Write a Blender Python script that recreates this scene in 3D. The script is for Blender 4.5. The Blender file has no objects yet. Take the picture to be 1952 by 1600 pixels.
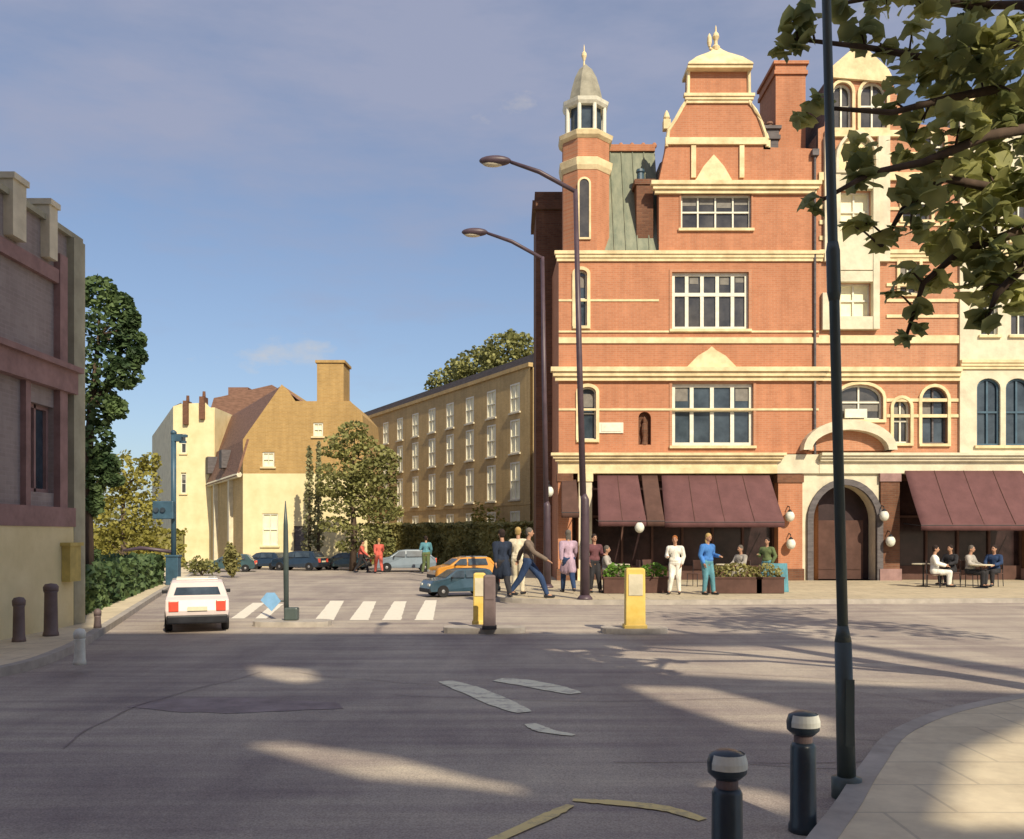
import bpy, bmesh, math, random
from mathutils import Vector, Matrix, noise
R = math.radians
random.seed(7)
S = bpy.context.scene
COL = S.collection
# ------------------------------------------------------------------ camera
F = 1700.0; CH = 1.8; HZ = 1020.0; CX = 976.0
cam = bpy.data.cameras.new('camera'); camo = bpy.data.objects.new('camera', cam); COL.objects.link(camo)
camo.location = (0, 0, CH); camo.rotation_euler = (R(90), 0, 0)
cam.sensor_width = 36; cam.lens = 36 * F / 1952; cam.shift_y = (HZ - 800) / 1952
cam.clip_start = .1; cam.clip_end = 5000
S.camera = camo
# ------------------------------------------------------------------ sky and sun
SAZ = Vector((0.41, -0.912)); SEL = R(37)
W = bpy.data.worlds.new('World'); S.world = W; W.use_nodes = True
nt = W.node_tree; nt.nodes.clear()
out = nt.nodes.new('ShaderNodeOutputWorld'); bg = nt.nodes.new('ShaderNodeBackground')
sky = nt.nodes.new('ShaderNodeTexSky'); sky.sky_type = 'NISHITA'; sky.sun_disc = False
sky.sun_elevation = SEL; sky.sun_rotation = math.atan2(SAZ.x, SAZ.y)
sky.air_density = 1.0; sky.dust_density = 1.3; sky.ozone_density = 3.0; sky.altitude = 0
tc = nt.nodes.new('ShaderNodeTexCoord'); mp = nt.nodes.new('ShaderNodeMapping')
mp.inputs['Scale'].default_value = (1.6, 1.6, 5.5); mp.inputs['Rotation'].default_value = (0.25, 0.1, 0)
nz = nt.nodes.new('ShaderNodeTexNoise'); nz.inputs['Scale'].default_value = 1.7; nz.inputs['Detail'].default_value = 7; nz.inputs['Roughness'].default_value = .58
rp = nt.nodes.new('ShaderNodeValToRGB'); rp.color_ramp.elements[0].position = .42; rp.color_ramp.elements[1].position = .70
rp.color_ramp.elements[0].color = (.24, .24, .24, 1); rp.color_ramp.elements[1].color = (.85, .85, .85, 1)
mx = nt.nodes.new('ShaderNodeMixRGB'); mx.inputs['Color2'].default_value = (2.75, 2.95, 3.95, 1)
bg.inputs['Strength'].default_value = .115
L = nt.links.new
sx = nt.nodes.new('ShaderNodeSeparateXYZ'); mh = nt.nodes.new('ShaderNodeMath'); mh.operation = 'MULTIPLY_ADD'; mh.inputs[1].default_value = .95; mh.inputs[2].default_value = -.33
ad = nt.nodes.new('ShaderNodeMath'); ad.operation = 'ADD'
mp2 = nt.nodes.new('ShaderNodeMapping'); mp2.inputs['Scale'].default_value = (1.5, 1.5, 3.2); mp2.inputs['Location'].default_value = (3.1, .7, 1.9)
n2 = nt.nodes.new('ShaderNodeTexNoise'); n2.inputs['Scale'].default_value = 3.4; n2.inputs['Detail'].default_value = 8; n2.inputs['Roughness'].default_value = .6
r2 = nt.nodes.new('ShaderNodeValToRGB'); r2.color_ramp.elements[0].position = .64; r2.color_ramp.elements[1].position = .78; r2.color_ramp.elements[0].color = (0, 0, 0, 1); r2.color_ramp.elements[1].color = (.75, .75, .75, 1)
mx2 = nt.nodes.new('ShaderNodeMixRGB'); mx2.inputs['Color2'].default_value = (5.2, 4.7, 4.1, 1)
L(tc.outputs['Generated'], sx.inputs[0]); L(sx.outputs[2], mh.inputs[0]); L(tc.outputs['Generated'], mp2.inputs[0]); L(mp2.outputs[0], n2.inputs[0]); L(n2.outputs[0], r2.inputs[0]); L(r2.outputs[0], mx2.inputs[0])
L(tc.outputs['Generated'], mp.inputs[0]); L(mp.outputs[0], nz.inputs[0]); L(nz.outputs[0], ad.inputs[0]); L(mh.outputs[0], ad.inputs[1]); L(ad.outputs[0], rp.inputs[0]); L(rp.outputs[0], mx.inputs[0])
L(sky.outputs[0], mx.inputs[1]); L(mx.outputs[0], mx2.inputs[1]); L(mx2.outputs[0], bg.inputs[0]); L(bg.outputs[0], out.inputs[0])
sl = bpy.data.lights.new('sun', 'SUN'); sl.energy = 4.5; sl.angle = R(.6); sl.color = (1, .86, .64)
so = bpy.data.objects.new('sun', sl); COL.objects.link(so)
sd = Vector((SAZ.x * math.cos(SEL), SAZ.y * math.cos(SEL), math.sin(SEL)))
so.rotation_euler = sd.to_track_quat('Z', 'Y').to_euler(); so.location = sd * 80
S.view_settings.view_transform = 'Standard'; S.view_settings.look = 'None'
S.view_settings.exposure = 0.2; S.view_settings.gamma = 1

# ------------------------------------------------------------------ helpers
def P(px, py, Y):                       # photograph pixel at depth Y -> world
    return Vector(((px - CX) * Y / F, Y, CH - (py - HZ) * Y / F))
def G(px, py):                          # photograph pixel on the ground -> world
    Y = CH * F / (py - HZ); return Vector(((px - CX) * Y / F, Y, 0))

class MB:
    def __init__(s): s.b = bmesh.new()
    def vs(s, pts): return [s.b.verts.new(p) for p in pts]
    def face(s, pts):
        try: return s.b.faces.new(s.vs(pts))
        except Exception: pass
    def box(s, x0, x1, y0, y1, z0, z1):
        v = s.vs([(x, y, z) for z in (z0, z1) for x, y in ((x0, y0), (x1, y0), (x1, y1), (x0, y1))])
        for f in ((3, 2, 1, 0), (4, 5, 6, 7), (0, 1, 5, 4), (1, 2, 6, 5), (2, 3, 7, 6), (3, 0, 4, 7)):
            s.b.faces.new([v[i] for i in f])
        return s
    def prism_y(s, pts, y0, y1):        # outline in x,z extruded along y
        n = len(pts); a = s.vs([(x, y0, z) for x, z in pts]); c = s.vs([(x, y1, z) for x, z in pts])
        s.b.faces.new(a); s.b.faces.new(c[::-1])
        for i in range(n): s.b.faces.new((a[i], c[i], c[(i + 1) % n], a[(i + 1) % n]))
        return s
    def prism_z(s, pts, z0, z1):
        n = len(pts); a = s.vs([(p[0], p[1], z0) for p in pts]); c = s.vs([(p[0], p[1], z1) for p in pts])
        s.b.faces.new(a[::-1]); s.b.faces.new(c)
        for i in range(n): s.b.faces.new((a[i], a[(i + 1) % n], c[(i + 1) % n], c[i]))
        return s
    def tube(s, pts, rad, n=10, cap=True):
        pts = [Vector(p) for p in pts]
        if not hasattr(rad, '__len__'): rad = [rad] * len(pts)
        rings = []
        for i, p in enumerate(pts):
            d = (pts[min(i + 1, len(pts) - 1)] - pts[max(i - 1, 0)]).normalized()
            up = Vector((0, 0, 1)) if abs(d.z) < .9 else Vector((0, 1, 0))
            a = d.cross(up).normalized(); b = d.cross(a)
            rings.append(s.vs([p + (a * math.cos(t * 2 * math.pi / n) + b * math.sin(t * 2 * math.pi / n)) * rad[i] for t in range(n)]))
        for r0, r1 in zip(rings, rings[1:]):
            for i in range(n): s.b.faces.new((r0[i], r0[(i + 1) % n], r1[(i + 1) % n], r1[i]))
        if cap: s.b.faces.new(rings[0][::-1]); s.b.faces.new(rings[-1])
        return s
    def capsule(s, p0, r0, p1, r1, n=12, sy=1):
        p0 = Vector(p0); p1 = Vector(p1); d = p1 - p0
        if d.length < 1e-5: d = Vector((0, 0, 1e-4))
        u = d.normalized(); pts = []; rad = []
        for k in range(5):
            a = math.pi / 2 * k / 4.; pts.append(p0 - u * r0 * math.cos(a)); rad.append(max(r0 * math.sin(a), .0008))
        for k in range(5):
            a = math.pi / 2 * k / 4.; pts.append(p1 + u * r1 * math.sin(a)); rad.append(max(r1 * math.cos(a), .0008))
        return s.tube(pts, rad, n)
    def ball(s, c, rx, ry, rz, u=16, v=10):
        m = Matrix.Translation(c) @ Matrix.Diagonal((rx, ry, rz, 1))
        bmesh.ops.create_uvsphere(s.b, u_segments=u, v_segments=v, radius=1, matrix=m); return s
    def lathe(s, c, prof, n=16, sy=1, rot=0):
        c = Vector(c); rings = []
        for r, z in prof:
            rings.append(s.vs([c + Vector((max(r, .001) * math.cos(rot + t * 2 * math.pi / n), sy * max(r, .001) * math.sin(rot + t * 2 * math.pi / n), z)) for t in range(n)]))
        for r0, r1 in zip(rings, rings[1:]):
            for i in range(n): s.b.faces.new((r0[i], r0[(i + 1) % n], r1[(i + 1) % n], r1[i]))
        s.b.faces.new(rings[0][::-1]); s.b.faces.new(rings[-1]); return s
    def wall(s, outer, holes, y=0, reveal=.22):   # outline in x,z with holes, at y, with reveals
        es = []
        for lp in [outer] + holes:
            v = s.vs([(x, y, z) for x, z in lp])
            es += [s.b.edges.new((v[i], v[(i + 1) % len(v)])) for i in range(len(v))]
        r = bmesh.ops.triangle_fill(s.b, use_beauty=True, use_dissolve=False, edges=es, normal=(0, -1, 0))
        for lp in holes:
            n = len(lp)
            for i in range(n):
                (xa, za), (xb, zb) = lp[i], lp[(i + 1) % n]
                s.face([(xa, y, za), (xb, y, zb), (xb, y + reveal, zb), (xa, y + reveal, za)])
        return s
    def ring(s, lp, inset, y0, y1):     # a band that follows an outline in x,z (inset < 0: outside it)
        n = len(lp); q = []
        for i in range(n):
            a = Vector(lp[i - 1]); b = Vector(lp[i]); c = Vector(lp[(i + 1) % n])
            d0 = (b - a).normalized(); d1 = (c - b).normalized()
            n0 = Vector((-d0.y, d0.x)); n1 = Vector((-d1.y, d1.x)); m = (n0 + n1)
            m = m / max(m.dot(n0), .3)
            q.append(tuple(b + m * inset))
        for i in range(n):
            j = (i + 1) % n
            A, B_, C, D = lp[i], lp[j], q[j], q[i]
            v = s.vs([(A[0], y0, A[1]), (B_[0], y0, B_[1]), (C[0], y0, C[1]), (D[0], y0, D[1]), (A[0], y1, A[1]), (B_[0], y1, B_[1]), (C[0], y1, C[1]), (D[0], y1, D[1])])
            for f in ((0, 1, 2, 3), (7, 6, 5, 4), (0, 4, 5, 1), (3, 2, 6, 7)): s.b.faces.new([v[k] for k in f])
        return s
    def xf(s, m): bmesh.ops.transform(s.b, matrix=m, verts=s.b.verts); return s
    def build(s, name, mat, parent=None, smooth=False, bevel=0, fix=True, label=None):
        if fix: bmesh.ops.recalc_face_normals(s.b, faces=s.b.faces)
        me = bpy.data.meshes.new(name); s.b.to_mesh(me); s.b.free()
        for m in (mat if isinstance(mat, (list, tuple)) else [mat]): me.materials.append(m)
        if smooth:
            for p in me.polygons: p.use_smooth = True
        o = bpy.data.objects.new(name, me); COL.objects.link(o); o.parent = parent
        if bevel:
            b = o.modifiers.new('bevel', 'BEVEL'); b.width = bevel; b.segments = 2; b.limit_method = 'ANGLE'; b.angle_limit = R(35)
        if label: o['label'] = label
        return o

def tag(o, label=None, cat=None, group=None, kind=None):
    if label: o['label'] = label
    if cat: o['category'] = cat
    if group: o['group'] = group
    if kind: o['kind'] = kind
    return o
def thing(name, loc, label, cat, group=None, rz=0, sc=1):
    o = bpy.data.objects.new(name, None); COL.objects.link(o); o.location = loc; o.rotation_euler = (0, 0, rz); o.scale = (sc,) * 3
    o.empty_display_size = .3
    return tag(o, label, cat, group)
def copy_tree(o, parent=None):
    c = o.copy(); COL.objects.link(c)
    if parent: c.parent = parent
    for ch in [k for k in COL.objects if k.parent == o]: copy_tree(ch, c)
    return c

# ------------------------------------------------------------------ materials
def mat(name, c, rough=.8, var=.15, scale=3., bump=0., metal=0., c2=None, spec=.3, stretch=(1, 1, 1), tr=0, detail=5, bscale=None, clear=0):
    m = bpy.data.materials.new(name); m.use_nodes = True; t = m.node_tree; b = t.nodes['Principled BSDF']
    b.inputs['Roughness'].default_value = rough; b.inputs['Metallic'].default_value = metal; b.inputs['Specular IOR Level'].default_value = spec
    b.inputs['Coat Weight'].default_value = clear
    co = t.nodes.new('ShaderNodeTexCoord'); mp = t.nodes.new('ShaderNodeMapping'); mp.inputs['Scale'].default_value = stretch
    n = t.nodes.new('ShaderNodeTexNoise'); n.inputs['Scale'].default_value = scale; n.inputs['Detail'].default_value = detail; n.inputs['Roughness'].default_value = .62
    r = t.nodes.new('ShaderNodeValToRGB'); e = r.color_ramp.elements; e[0].position = .32; e[1].position = .68
    lo = [x * (1 - var) for x in c]; hi = list(c2) if c2 else [min(1, x * (1 + var)) for x in c]
    e[0].color = (*lo, 1); e[1].color = (*hi, 1)
    t.links.new(co.outputs['Object'], mp.inputs[0]); t.links.new(mp.outputs[0], n.inputs[0]); t.links.new(n.outputs[0], r.inputs[0]); t.links.new(r.outputs[0], b.inputs['Base Color'])
    if bump:
        bp = t.nodes.new('ShaderNodeBump'); bp.inputs['Strength'].default_value = bump; bp.inputs['Distance'].default_value = .02
        n2 = n
        if bscale:
            n2 = t.nodes.new('ShaderNodeTexNoise'); n2.inputs['Scale'].default_value = bscale; n2.inputs['Detail'].default_value = 6; t.links.new(co.outputs['Object'], n2.inputs[0])
        t.links.new(n2.outputs[0], bp.inputs['Height']); t.links.new(bp.outputs[0], b.inputs['Normal'])
    if tr:
        b.inputs['Transmission Weight'].default_value = 0
        tl = t.nodes.new('ShaderNodeBsdfTranslucent'); ms = t.nodes.new('ShaderNodeMixShader'); ms.inputs[0].default_value = tr + (.12 if 'plane' in name else 0)
        t.links.new(r.outputs[0], tl.inputs[0]); t.links.new(b.outputs[0], ms.inputs[1]); t.links.new(tl.outputs[0], ms.inputs[2])
        t.links.new(ms.outputs[0], t.nodes['Material Output'].inputs[0])
    return m

def brick(name, c1, c2, mortar, bw=.225, bh=.075, ms=.01, rough=.85, blotch=.3, mix=.25):
    m = bpy.data.materials.new(name); m.use_nodes = True; t = m.node_tree; b = t.nodes['Principled BSDF']; k = t.links.new
    b.inputs['Roughness'].default_value = rough; b.inputs['Specular IOR Level'].default_value = .25
    co = t.nodes.new('ShaderNodeTexCoord'); sp = t.nodes.new('ShaderNodeSeparateXYZ'); ad = t.nodes.new('ShaderNodeMath'); cb = t.nodes.new('ShaderNodeCombineXYZ')
    k(co.outputs['Object'], sp.inputs[0]); k(sp.outputs[0], ad.inputs[0]); k(sp.outputs[1], ad.inputs[1]); k(ad.outputs[0], cb.inputs[0]); k(sp.outputs[2], cb.inputs[1])
    br = t.nodes.new('ShaderNodeTexBrick'); br.inputs['Scale'].default_value = 1; br.inputs['Brick Width'].default_value = bw; br.inputs['Row Height'].default_value = bh
    br.inputs['Mortar Size'].default_value = ms; br.inputs['Color1'].default_value = (*c1, 1); br.inputs['Color2'].default_value = (*c2, 1); br.inputs['Mortar'].default_value = (*mortar, 1)
    k(cb.outputs[0], br.inputs[0])
    n = t.nodes.new('ShaderNodeTexNoise'); n.inputs['Scale'].default_value = .55; n.inputs['Detail'].default_value = 9; n.inputs['Roughness'].default_value = .7; k(co.outputs['Object'], n.inputs[0])
    r = t.nodes.new('ShaderNodeValToRGB'); e = r.color_ramp.elements; e[0].position = .3; e[1].position = .72
    e[0].color = (1 - blotch, 1 - blotch, 1 - blotch, 1); e[1].color = (1.0, 1.0, 1.0, 1); k(n.outputs[0], r.inputs[0])
    mu = t.nodes.new('ShaderNodeMixRGB'); mu.blend_type = 'MULTIPLY'; mu.inputs[0].default_value = 1; k(br.outputs[0], mu.inputs[1]); k(r.outputs[0], mu.inputs[2])
    mps = t.nodes.new('ShaderNodeMapping'); mps.inputs['Scale'].default_value = (2.2, 2.2, .22); k(co.outputs['Object'], mps.inputs[0])
    ns = t.nodes.new('ShaderNodeTexNoise'); ns.inputs['Scale'].default_value = 1.4; ns.inputs['Detail'].default_value = 7; ns.inputs['Roughness'].default_value = .68; k(mps.outputs[0], ns.inputs[0])
    rs = t.nodes.new('ShaderNodeValToRGB'); e = rs.color_ramp.elements; e[0].position = .3; e[1].position = .6; e[0].color = (.68, .64, .64, 1); e[1].color = (1.06, 1.05, 1.04, 1); k(ns.outputs[0], rs.inputs[0])
    mu2 = t.nodes.new('ShaderNodeMixRGB'); mu2.blend_type = 'MULTIPLY'; mu2.inputs[0].default_value = .5; k(mu.outputs[0], mu2.inputs[1]); k(rs.outputs[0], mu2.inputs[2])
    k(mu2.outputs[0], b.inputs['Base Color'])
    bp = t.nodes.new('ShaderNodeBump'); bp.inputs['Strength'].default_value = .35; bp.inputs['Distance'].default_value = .01; bp.invert = True
    k(br.outputs['Fac'], bp.inputs['Height']); k(bp.outputs[0], b.inputs['Normal'])
    return m

def asphalt_mat():
    m = bpy.data.materials.new('asphalt'); m.use_nodes = True; t = m.node_tree; b = t.nodes['Principled BSDF']; k = t.links.new
    b.inputs['Roughness'].default_value = .82; b.inputs['Specular IOR Level'].default_value = .3
    co = t.nodes.new('ShaderNodeTexCoord')
    def nz(scale, det, st, rot=0):
        mp = t.nodes.new('ShaderNodeMapping'); mp.inputs['Scale'].default_value = st; mp.inputs['Rotation'].default_value = (0, 0, rot); k(co.outputs['Object'], mp.inputs[0])
        n = t.nodes.new('ShaderNodeTexNoise'); n.inputs['Scale'].default_value = scale; n.inputs['Detail'].default_value = det; n.inputs['Roughness'].default_value = .65; k(mp.outputs[0], n.inputs[0]); return n
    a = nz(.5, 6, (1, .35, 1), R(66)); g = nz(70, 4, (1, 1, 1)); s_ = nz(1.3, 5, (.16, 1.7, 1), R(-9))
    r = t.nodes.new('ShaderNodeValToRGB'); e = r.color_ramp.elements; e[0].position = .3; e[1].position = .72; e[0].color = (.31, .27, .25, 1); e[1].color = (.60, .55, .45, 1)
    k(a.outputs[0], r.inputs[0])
    r2 = t.nodes.new('ShaderNodeValToRGB'); e = r2.color_ramp.elements; e[0].position = .3; e[1].position = .7; e[0].color = (.62, .585, .66, 1); e[1].color = (1.1, 1.1, 1.06, 1); k(s_.outputs[0], r2.inputs[0])
    r3 = t.nodes.new('ShaderNodeValToRGB'); e = r3.color_ramp.elements; e[0].position = .3; e[1].position = .7; e[0].color = (.62, .61, .62, 1); e[1].color = (1.28, 1.27, 1.25, 1); k(g.outputs[0], r3.inputs[0])
    m1 = t.nodes.new('ShaderNodeMixRGB'); m1.blend_type = 'MULTIPLY'; m1.inputs[0].default_value = 1; k(r.outputs[0], m1.inputs[1]); k(r2.outputs[0], m1.inputs[2])
    m2 = t.nodes.new('ShaderNodeMixRGB'); m2.blend_type = 'MULTIPLY'; m2.inputs[0].default_value = 1; k(m1.outputs[0], m2.inputs[1]); k(r3.outputs[0], m2.inputs[2])
    k(m2.outputs[0], b.inputs['Base Color'])
    bp = t.nodes.new('ShaderNodeBump'); bp.inputs['Strength'].default_value = .5; bp.inputs['Distance'].default_value = .01; k(g.outputs[0], bp.inputs['Height']); k(bp.outputs[0], b.inputs['Normal'])
    return m
def worn_mat(name, c, under, thr=.45, scale=7):     # worn road paint
    m = mat(name, under, .75, .1, 4)
    t = m.node_tree; b = t.nodes['Principled BSDF']; k = t.links.new
    co = t.nodes.new('ShaderNodeTexCoord'); n = t.nodes.new('ShaderNodeTexNoise'); n.inputs['Scale'].default_value = scale; n.inputs['Detail'].default_value = 8; n.inputs['Roughness'].default_value = .7
    k(co.outputs['Object'], n.inputs[0]); r = t.nodes.new('ShaderNodeValToRGB'); e = r.color_ramp.elements; e[0].position = thr - .1; e[1].position = thr + .08; e[0].color = (*under, 1); e[1].color = (*c, 1)
    k(n.outputs[0], r.inputs[0]); k(r.outputs[0], b.inputs['Base Color']); return m

M = {}
M['brick'] = brick('red_brick', (.58, .255, .14), (.51, .215, .115), (.54, .29, .18), blotch=.22)
M['brick2'] = brick('orange_brick', (.60, .29, .17), (.53, .245, .14), (.56, .34, .22), blotch=.22)
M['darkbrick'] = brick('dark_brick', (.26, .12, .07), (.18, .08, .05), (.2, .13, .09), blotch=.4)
M['stock'] = brick('stock_brick', (.66, .48, .22), (.58, .41, .175), (.62, .48, .27), blotch=.25)
M['ochre'] = brick('ochre_brick', (.54, .35, .13), (.46, .29, .10), (.5, .38, .2), blotch=.2)
M['purple'] = brick('mauve_brick', (.40, .35, .335), (.35, .30, .29), (.40, .35, .34), blotch=.3)
M['stone'] = mat('cream_stone', (.74, .60, .35), .8, .2, 2.2, .3, c2=(.88, .74, .46), bscale=14)
M['pale'] = mat('pale_stone', (.66, .61, .46), .8, .16, 2., .3, bscale=14)
M['render'] = mat('cream_render', (.76, .66, .37), .85, .1, 1.1, .2, c2=(.84, .74, .46), bscale=18)
M['white'] = mat('white_paint', (.74, .73, .62), .5, .12, 5)
M['maroonband'] = mat('maroon_stone', (.30, .19, .18), .8, .2, 3, .3)
M['dimblind'] = mat('dim_blind', (.20, .19, .17), .6, .2, 5)
M['shopglass'] = mat('dark_shop_glass', (.022, .014, .016), .18, .5, 1.0, spec=.28, c2=(.06, .035, .035))
M['brightwhite'] = mat('fresh_white_paint', (.88, .85, .70), .5, .05, 5)
M['glass'] = mat('window_glass', (.035, .035, .04), .12, .5, 1.2, spec=.6, c2=(.09, .085, .08))
M['glassb'] = mat('blue_window_glass', (.03, .05, .075), .15, .5, 1.2, spec=.6, c2=(.07, .1, .13))
M['blind'] = mat('window_blind', (.92, .87, .62), .7, .1, 3, spec=.4)
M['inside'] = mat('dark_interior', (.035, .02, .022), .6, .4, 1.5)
M['slate'] = mat('roof_slate', (.115, .105, .11), .7, .3, 3, .3, stretch=(1, 1, 4))
M['browntile'] = mat('brown_tile', (.22, .125, .09), .8, .3, 2.5, .4, stretch=(1, 1, 5))
M['copper'] = mat('weathered_copper', (.20, .235, .175), .65, .2, 1.6, .2, c2=(.27, .29, .21), stretch=(3, 3, .6))
M['spire'] = mat('lead_roof', (.30, .285, .22), .6, .25, 3, .2)
M['awning'] = mat('burgundy_canvas', (.135, .065, .067), .9, .14, 2.2, .25, stretch=(1, 1, 1), bscale=30)
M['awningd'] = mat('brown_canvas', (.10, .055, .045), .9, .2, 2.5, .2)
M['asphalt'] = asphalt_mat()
M['patch'] = mat('pale_asphalt', (.52, .47, .37), .85, .28, 2.5, .4, bscale=45, stretch=(1, 2, 1), detail=8)
M['patchd'] = mat('mauve_asphalt', (.30, .25, .245), .85, .25, 3, .4, bscale=45, detail=8)
M['paint'] = worn_mat('patchy_white', (.86, .84, .64), (.46, .42, .35), .42)  # patchy white for the pale road strokes
M['crosspaint'] = worn_mat('crossing_paint', (.82, .78, .66), (.5, .45, .38), .36)
M['yellowline'] = worn_mat('worn_yellow_paint', (.80, .66, .30), (.42, .36, .24), .42)
M['paving'] = brick('paving_slabs', (.62, .54, .38), (.56, .49, .35), (.36, .32, .24), bw=.9, bh=.6, ms=.014, blotch=.25)
def flat_coords(m):
    t = m.node_tree
    for n in t.nodes:
        if n.bl_idname == 'ShaderNodeTexBrick':
            for l in list(n.inputs[0].links): t.links.remove(l)
            co = [q for q in t.nodes if q.bl_idname == 'ShaderNodeTexCoord'][0]; t.links.new(co.outputs['Object'], n.inputs[0])
flat_coords(M['paving'])
M['flags'] = brick('pale_flagstones', (.82, .72, .52), (.77, .68, .49), (.62, .55, .41), bw=.9, bh=.6, ms=.012, blotch=.3)
flat_coords(M['flags'])
M['cornerstone'] = mat('grey_green_stone', (.36, .35, .26), .85, .2, 2, .3)
M['kerb'] = mat('kerb_stone', (.40, .37, .33), .8, .2, 3, .3)
M['earth'] = mat('dry_ground', (.16, .15, .09), .95, .3, .3, .3)
M['grass'] = mat('verge_grass', (.12, .14, .04), .95, .4, 3, .6)
M['post'] = mat('teal_post_paint', (.055, .085, .09), .42, .3, 2.2, .1, spec=.5, stretch=(1, 1, .4), c2=(.09, .12, .115))
M['lampm'] = mat('mauve_lamp_paint', (.075, .05, .065), .45, .25, 3, .1, spec=.5)
M['bluep'] = mat('blue_post_paint', (.045, .10, .15), .45, .25, 3, .1, spec=.5)
M['navy'] = mat('navy_bollard_paint', (.022, .045, .07), .35, .4, 3.5, .2, spec=.6, stretch=(1, 1, .5), c2=(.045, .075, .10))
M['bandwhite'] = mat('white_band', (.72, .74, .66), .5, .15, 8)
M['yellow'] = mat('yellow_plastic', (.78, .55, .12), .5, .12, 4, .1, c2=(.84, .63, .2))
M['dullyellow'] = mat('dull_yellow_paint', (.52, .42, .14), .6, .2, 4)
M['mauve'] = mat('mauve_plastic', (.17, .13, .13), .55, .2, 4, .1)
M['bluesign'] = mat('blue_sign', (.22, .44, .72), .5, .12, 6)
M['tyre'] = mat('tyre_rubber', (.02, .02, .022), .85, .2, 6)
M['chrome'] = mat('wheel_metal', (.45, .45, .46), .35, .1, 6, metal=.8)
M['red'] = mat('red_lens', (.72, .10, .06), .3, .1, 6, spec=.6)
M['amber'] = mat('amber_lens', (.7, .3, .05), .3, .1, 6)
M['black'] = mat('black_plastic', (.02, .022, .028), .5, .3, 4)
M['plate'] = mat('pale_plate', (.7, .68, .5), .5, .05, 6)
M['carwhite'] = mat('car_white', (.70, .62, .60), .3, .06, 2, spec=.5, clear=.5)
M['carsilver'] = mat('car_pale_roof', (.72, .74, .72), .3, .05, 2, clear=.4)
M['carblue'] = mat('car_dark_blue', (.035, .075, .11), .25, .15, 2, spec=.5, clear=.6)
M['carnavy'] = mat('car_navy', (.018, .035, .06), .25, .15, 2, spec=.5, clear=.6)
M['carteal'] = mat('car_teal', (.04, .085, .10), .25, .15, 2, spec=.5, clear=.6)
M['carorange'] = mat('car_orange', (.62, .28, .04), .3, .1, 2, clear=.5)
M['cargrey'] = mat('car_grey_blue', (.20, .26, .32), .3, .1, 2, clear=.5)
M['bark'] = mat('bark', (.13, .10, .075), .95, .35, 6, .7, stretch=(1, 1, .25))
M['barkd'] = mat('brown_bark', (.085, .06, .045), .95, .35, 6, .7, stretch=(1, 1, .25))
def leafm(name, c, var=.45, sc=1.2, c2=None): return mat(name, c, .6, var, sc, 0, tr=.3, c2=c2, spec=.3, detail=2)
M['leaf_plane'] = leafm('plane_leaf', (.24, .29, .12), .35, 2.6, (.54, .54, .20))
M['leaf_dark'] = leafm('dark_leaf', (.07, .14, .06), .45, 1.2, (.17, .25, .10))
M['leaf_yel'] = leafm('yellow_leaf', (.30, .29, .06), .35, .8, (.42, .39, .10))
M['leaf_olive'] = leafm('olive_leaf', (.24, .26, .09), .45, .9, (.40, .40, .15))
M['leaf_hedge'] = leafm('hedge_leaf', (.30, .29, .11), .4, .7, (.42, .39, .15))
M['leaf_cyp'] = leafm('grey_green_leaf', (.32, .32, .17), .3, .8)
M['leaf_br'] = leafm('bright_leaf', (.13, .26, .04), .4, 2)
M['skin'] = mat('skin', (.44, .25, .165), .55, .08, 12)
M['lips'] = mat('lips', (.33, .12, .10), .5, .1, 9)
def cloth(n, c): return mat(n, c, .9, .32, 7, .9, stretch=(1, 1, .45))

# ------------------------------------------------------------------ ground
def sheet(name, pts, z, m, kind='structure', sub=0):
    b = MB(); b.face([(p[0], p[1], z) for p in pts]); o = b.build(name, m, fix=False)
    if o.data.polygons[0].normal.z < 0: o.data.flip_normals()
    return tag(o, kind=kind)
sheet('ground', [(-900, -300), (900, -300), (900, 1500), (-900, 1500)], 0, M['earth'])
sheet('road', [(-60, -14), (60, -14), (60, 34), (3, 40), (3, 54), (-14, 84), (-26, 84), (-18, 40), (-60, 34)], .004, M['asphalt'])

def slab(name, pts, h, m, kerbw=.14):
    b = MB(); b.prism_z(pts, .0, h); o = b.build(name, m); tag(o, kind='structure')
    # kerb stones round the edge, 3 mm proud
    k = MB(); n = len(pts)
    P2 = [Vector(p[:2]) for p in pts]
    area = sum(P2[i].x * P2[(i + 1) % n].y - P2[(i + 1) % n].x * P2[i].y for i in range(n))
    sg = 1 if area > 0 else -1
    q = []
    for i in range(n):
        a, c, d = P2[i - 1], P2[i], P2[(i + 1) % n]
        d0 = (c - a).normalized(); d1 = (d - c).normalized(); n0 = Vector((-d0.y, d0.x)) * sg; n1 = Vector((-d1.y, d1.x)) * sg; mm = n0 + n1; mm = mm / max(mm.dot(n0), .4)
        q.append((c - mm * .012, c + mm * kerbw))
    for i in range(n):
        j = (i + 1) % n; (o0, i0), (o1, i1) = q[i], q[j]
        v = k.vs([(o0.x, o0.y, .0), (o1.x, o1.y, .0), (o1.x, o1.y, h + .004), (o0.x, o0.y, h + .004), (i1.x, i1.y, h + .004), (i0.x, i0.y, h + .004), (i1.x, i1.y, h - .01), (i0.x, i0.y, h - .01)])
        for f in ((0, 1, 2, 3), (3, 2, 4, 5), (5, 4, 6, 7)): k.b.faces.new([v[t] for t in f])
    kk = k.build('kerb', M['kerb'], o); kk['kind'] = 'structure'
    return o
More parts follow.
